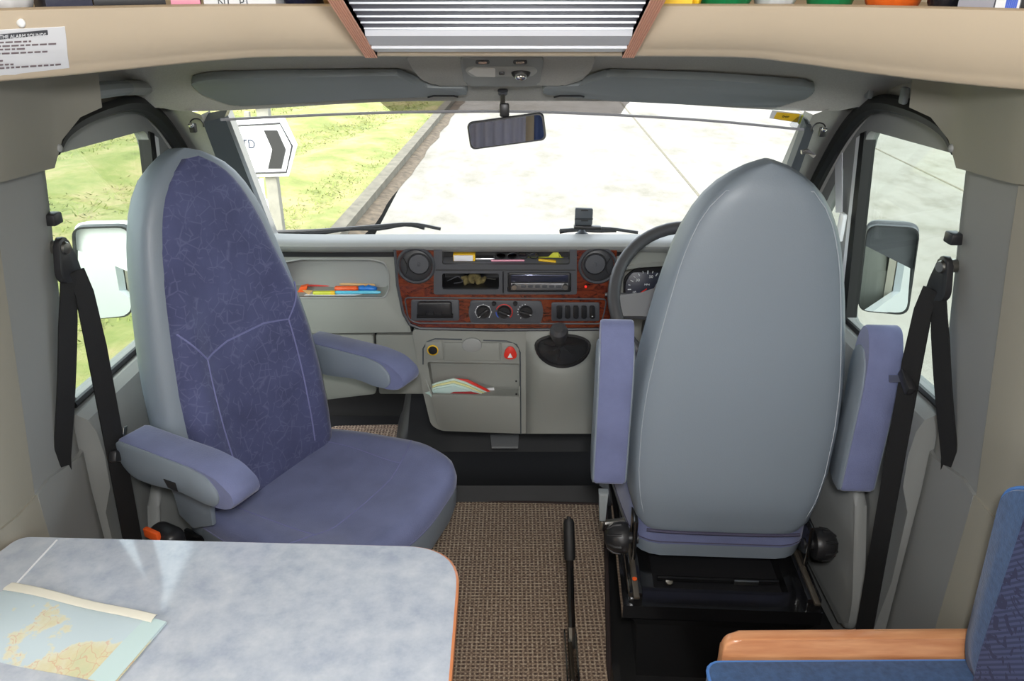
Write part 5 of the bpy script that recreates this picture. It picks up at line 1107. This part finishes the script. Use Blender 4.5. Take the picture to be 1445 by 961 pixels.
# ------------------------------------------------------------------ small things on the dash
def item(name, label, cat, group=None): return lambda o: tag(o, label, cat, group)
zt2 = D(700, 372.5, .0).z + .0025; yt = 2.11
def TP(px, dy, dz=0): return V((at(px, 366, y=yt).x, yt + dy, zt2 + dz))
b = MB(); b.box(TP(655, .02, .010), (.062, .05, .020), .002); o = b.build('card_box', M['yellow']); tag(o, 'yellow and white card box at the left of the dash shelf', 'box')
b = MB(); b.box(TP(654, -.0065, .010), (.054, .004, .016), .0005); b.build('white_panel', M['paper'], o)
b = MB(); rg = []
for i in range(13):
    t = i / 12; e = max(.15, math.sin(math.pi * t) ** .5); p = TP(lerp(672, 745, t), .075, 0); rg.append([p + V((0, .03 * e * math.cos(a), .019 * e + .019 * e * math.sin(a))) for a in [2 * math.pi * k / 14 for k in range(14)]])
b.loft(rg); tag(b.build('spectacle_case', mat('black_textured_case', (30, 30, 32), .6, bump=.5, bscale=250)), 'black spectacle case at the back of the dash shelf', 'case')
b = MB(); b.box(TP(684, .012, .004), (.056, .025, .008), .003); o = b.build('phone', M['alu']); tag(o, 'slim silver phone on the dash shelf beside the yellow box', 'phone')
b = MB(); b.box(TP(684, .012, .0085), (.05, .02, .001)); b.build('screen', M['black'], o)
def specs(px0, m, lensm, label):
    t = thing('spectacles', TP(px0 + 12, .01), label, 'glasses'); c = TP(px0 + 12, .015, .010)
    for q in (-1, 1):
        lp = [c + V((q * .016 + .0135 * math.cos(a), .002 * math.cos(a) * q, .0085 * math.sin(a))) for a in [2 * math.pi * k / 20 for k in range(20)]]
        b = MB(); b.tube(lp, .0013, 6, True); b.build('rim', m, t); b = MB(); b.prism(lp, (0, .0006, 0)); b.build('glasses_lens', lensm, t)
        b = MB(); b.tube([c + V((q * .030, 0, .004)), c + V((q * .031, .03, .003)), c + V((q * .018, .05, -.006))], .0012, 6); b.build('arm', m, t)
    b = MB(); b.tube([c + V((-.004, -.001, .003)), c + V((0, -.001, .005)), c + V((.004, -.001, .003))], .0012, 6); b.build('bridge', m, t)
specs(703, M['black'], M['tint'], 'folded dark sunglasses in the middle of the dash shelf')
specs(734, M['black'], M['clear'], 'black framed clear glasses beside the yellow tool on the dash shelf')
b = MB(); b.prism([TP(x, .02, z) for x, z in ((745, .002), (775, .004), (782, .022), (788, .020), (792, .004), (796, .001))], (0, .02, 0), .002); tag(b.build('plastic_tool', M['lime']), 'lime yellow plastic tool at the right of the dash shelf', 'tool')
b = MB(); b.box(TP(772, -.006, .003), (.05, .012, .006), .002, Matrix.Rotation(.1, 3, 'Y')); tag(b.build('marker_pen', M['yellow']), 'short yellow marker in front of the lime tool', 'pen')
b = MB(); b.tube([TP(693, -.008, .003), TP(740, -.006, .003)], .0028, 8); tag(b.build('ballpoint_pen', M['pink']), 'pale pink pen lying along the front of the dash shelf', 'pen')
zs = D(664, 408, 0).z + .002
def SP(px, dy, dz): return V((at(px, 400, y=2.11).x, 2.11 + dy, zs + dz))
b = MB(); b.tube([SP(x, .025 + .01 * math.sin(x), .012 + .008 * math.sin(x * .35)) for x in range(652, 686, 3)], [.004, .010, .013, .012, .014, .013, .011, .013, .012, .010, .008, .004], 10); tag(b.build('cloth_pouch', M['camo'], ang=180), 'crumpled brown and green cloth in the slot left of the radio', 'cloth')
b = MB(); b.tube(spline([SP(630, .03, .004), SP(637, .02, .014), SP(646, .03, .018), SP(652, .02, .006), SP(640, .01, .004)], 5), .0018, 6); tag(b.build('cable', M['dark']), 'dark coiled cable in the slot left of the radio', 'cable')
b = MB(); b.tube([SP(684, .03, .012), SP(699, .02, .012)], .0015, 6); tag(b.build('clip', M['steel']), 'thin steel clip at the right end of the radio slot', 'clip')
# pens and tools in the passenger tray
zt3 = at(470, 419, y=yp + .01).z + .0045
def pen(name, a, c, r, m, label, cat='pen', tip=None, dy=.03, dz=0, dy2=None):
    p, q = V((at(a, 415, y=yp).x, yp + dy, zt3 + r + dz)), V((at(c, 415, y=yp).x, yp + (dy if dy2 is None else dy2), zt3 + r + dz))
    b = MB(); d_ = (q - p); b.tube([p, p + d_ * .06, p + d_ * .94, q], [r * .6, r, r, r * .5], 8); o = b.build(name, m); tag(o, label, cat)
    if tip: b = MB(); b.tube([q - d_ * .16, q + d_.normalized() * .003], r * 1.12, 8); b.build('cap', M[tip], o)
    return o
pen('pencil', 424, 470, .003, M['redmark'], 'thin red pen lying at the back of the passenger tray', tip=None, dy=.062, dz=.008)
pen('marker_pen', 470, 536, .005, M['cyan'], 'light blue marker pen at the front of the tray', tip=None, dy=.016, dz=.003)
pen('highlighter', 440, 470, .006, M['lime'], 'lime highlighter with orange end at the front of the tray', tip='yellow', dy=.014, dz=.001)
pen('hand_tool', 469, 503, .008, M['orange'], 'orange handled tool lying in the middle of the tray', 'tool', dy=.036, dz=.004)
pen('red_pen', 471, 500, .004, M['red'], 'short red pen in front of the orange tool', dy=.026, dz=.002)
pen('wooden_ruler', 474, 526, .004, M['tan'], 'pale wooden stick lying on top of the pens', 'stick', dy=.058, dz=.014, dy2=.048)
b = MB(); rr = [SPp for SPp in [V((at(x, 415, y=yp).x, yp + .04, zt3 + .010 + .002 * math.sin(x))) for x in range(501, 533, 4)]]; b.tube(rr, [.005, .008, .011, .009, .011, .010, .009, .004], 10); o = b.build('blue_brush', M['bluep'], ang=180); tag(o, 'bright blue lumpy plastic item at the right of the tray', 'tool'); o.name = 'plastic_grip'
b = MB(); b.prism([V((at(x, 415, y=yp).x, yp + .03, zt3 + z)) for x, z in ((416, .002), (420, .018), (431, .022), (429, .010), (425, .001))], (0, .02, 0), .001); tag(b.build('orange_scraper', M['orange']), 'orange plastic scraper standing at the left end of the tray', 'scraper')
b = MB(); b.prism([V((at(x, 415, y=yp).x, yp + d_, zt3 + .001)) for x, d_ in ((428, .008), (500, .006), (510, .02), (440, .05))], (0, 0, .0015)); tag(b.build('clear_packet', M['paper']), 'pale plastic packet beneath the pens in the tray', 'packet')
b = MB(); b.prism([V((at(x, 415, y=yp).x, yp + .012, zt3 + z)) for x, z in ((426, .014), (440, .013), (434, .0005))], (0, .004, .002), .0005); tag(b.build('tan_triangle', M['tan']), 'small tan card triangle at the front left of the tray', 'card')
# atlas in the console pocket
mpk = thing('road_atlas', fo(640, 560) + V((0, -.01, -.03)), 'thick paper road atlas with red cover stuffed in the console pocket', 'atlas')
for k, (off, m, nm) in enumerate(((0, 'red', 'cover'), (.004, 'map_p', 'pages'), (.010, 'map_g', 'pages'), (.016, 'map_p', 'pages'), (.021, 'map_y', 'pages'))):
    mm = M['red'] if m == 'red' else mat(m, {'map_p': (206, 226, 216), 'map_g': (222, 220, 160), 'map_y': (196, 220, 214)}[m], .7)
    y = yc + .020 - off; pl = [(599, 545 + k * 2.4), (616, 537 + k * 3.0), (640, 530.5 + k * 3.6), (658, 536 + k * 3.6), (684, 549 + k * 3), (701, 561), (690, 570), (617, 570), (606, 557)]
    b = MB(); b.prism([at(px + (2.5 if k == 0 and px > 650 else 0), py + (3.5 if k == 0 and px < 645 else 0), y=y) for px, py in pl], (0, .0045, 0), .0008); b.build(nm, mm, mpk)
b = MB(); b.prism([at(px, py, y=yc - .005) for px, py in ((626, 560), (640, 553.5), (665, 553), (680, 557), (690, 572), (626, 572))], (0, .003, 0), .0005); fc_ = b.build('red_leaflet', mat('dark_red_card', (170, 44, 50), .5), mpk)
b = MB(); b.prism([at(px, py, y=yc - .006) for px, py in P3([(652, 561), (660, 556), (670, 557), (671, 563)], 3)], (0, .0006, 0)); b.build('orange_spot', M['yellow'], fc_)
b = MB(); b.prism([at(px, py, y=yc + .028) for px, py in ((676, 549), (697, 547), (701, 572), (680, 572))], (0, .001, 0)); tag(b.build('paper_slip', M['paper']), 'white paper slip behind the atlas in the console pocket', 'paper')
# phone cradle on the dash
ph = thing('phone_cradle', at(824, 330, y=2.24), 'dark grey phone cradle standing on the dash top', 'phone holder')
q = lambda px, py, d=0: at(px, py, y=2.235 - d)
b = MB(); b.prism([q(x, y) for x, y in P3([(812, 294), (837, 295), (836, 313), (836, 318), (811, 318)], 2)], (0, .012, 0), .002); bd = b.build('back_plate', M['slate'], ph)
for y_ in (297, 311.5):
    b = MB(); b.prism([q(x, y, .001) for x, y in rect(820, y_ - .9, 830, y_ + .9)], (0, .002, 0)); b.build('slot', M['black'], bd)
b = MB(); b.tube([q(811, 309, .0005), q(837, 309, .0005)], .0014, 5); b.build('groove', M['black'], bd)
b = MB(); b.prism([q(x, y, .012) for x, y in P3([(810, 319), (849, 320.5), (849, 325.5), (810, 324)], 1.5)], (0, .02, 0), .002); b.build('tray', M['black'], ph)
b = MB(); b.lathe([(.022, -.004), (.022, .004), (.012, .012), (.006, .02), (.006, .03)], at(821, 333, y=2.245), (0, 0, 1), 20); b.build('foot', M['slate'], ph)
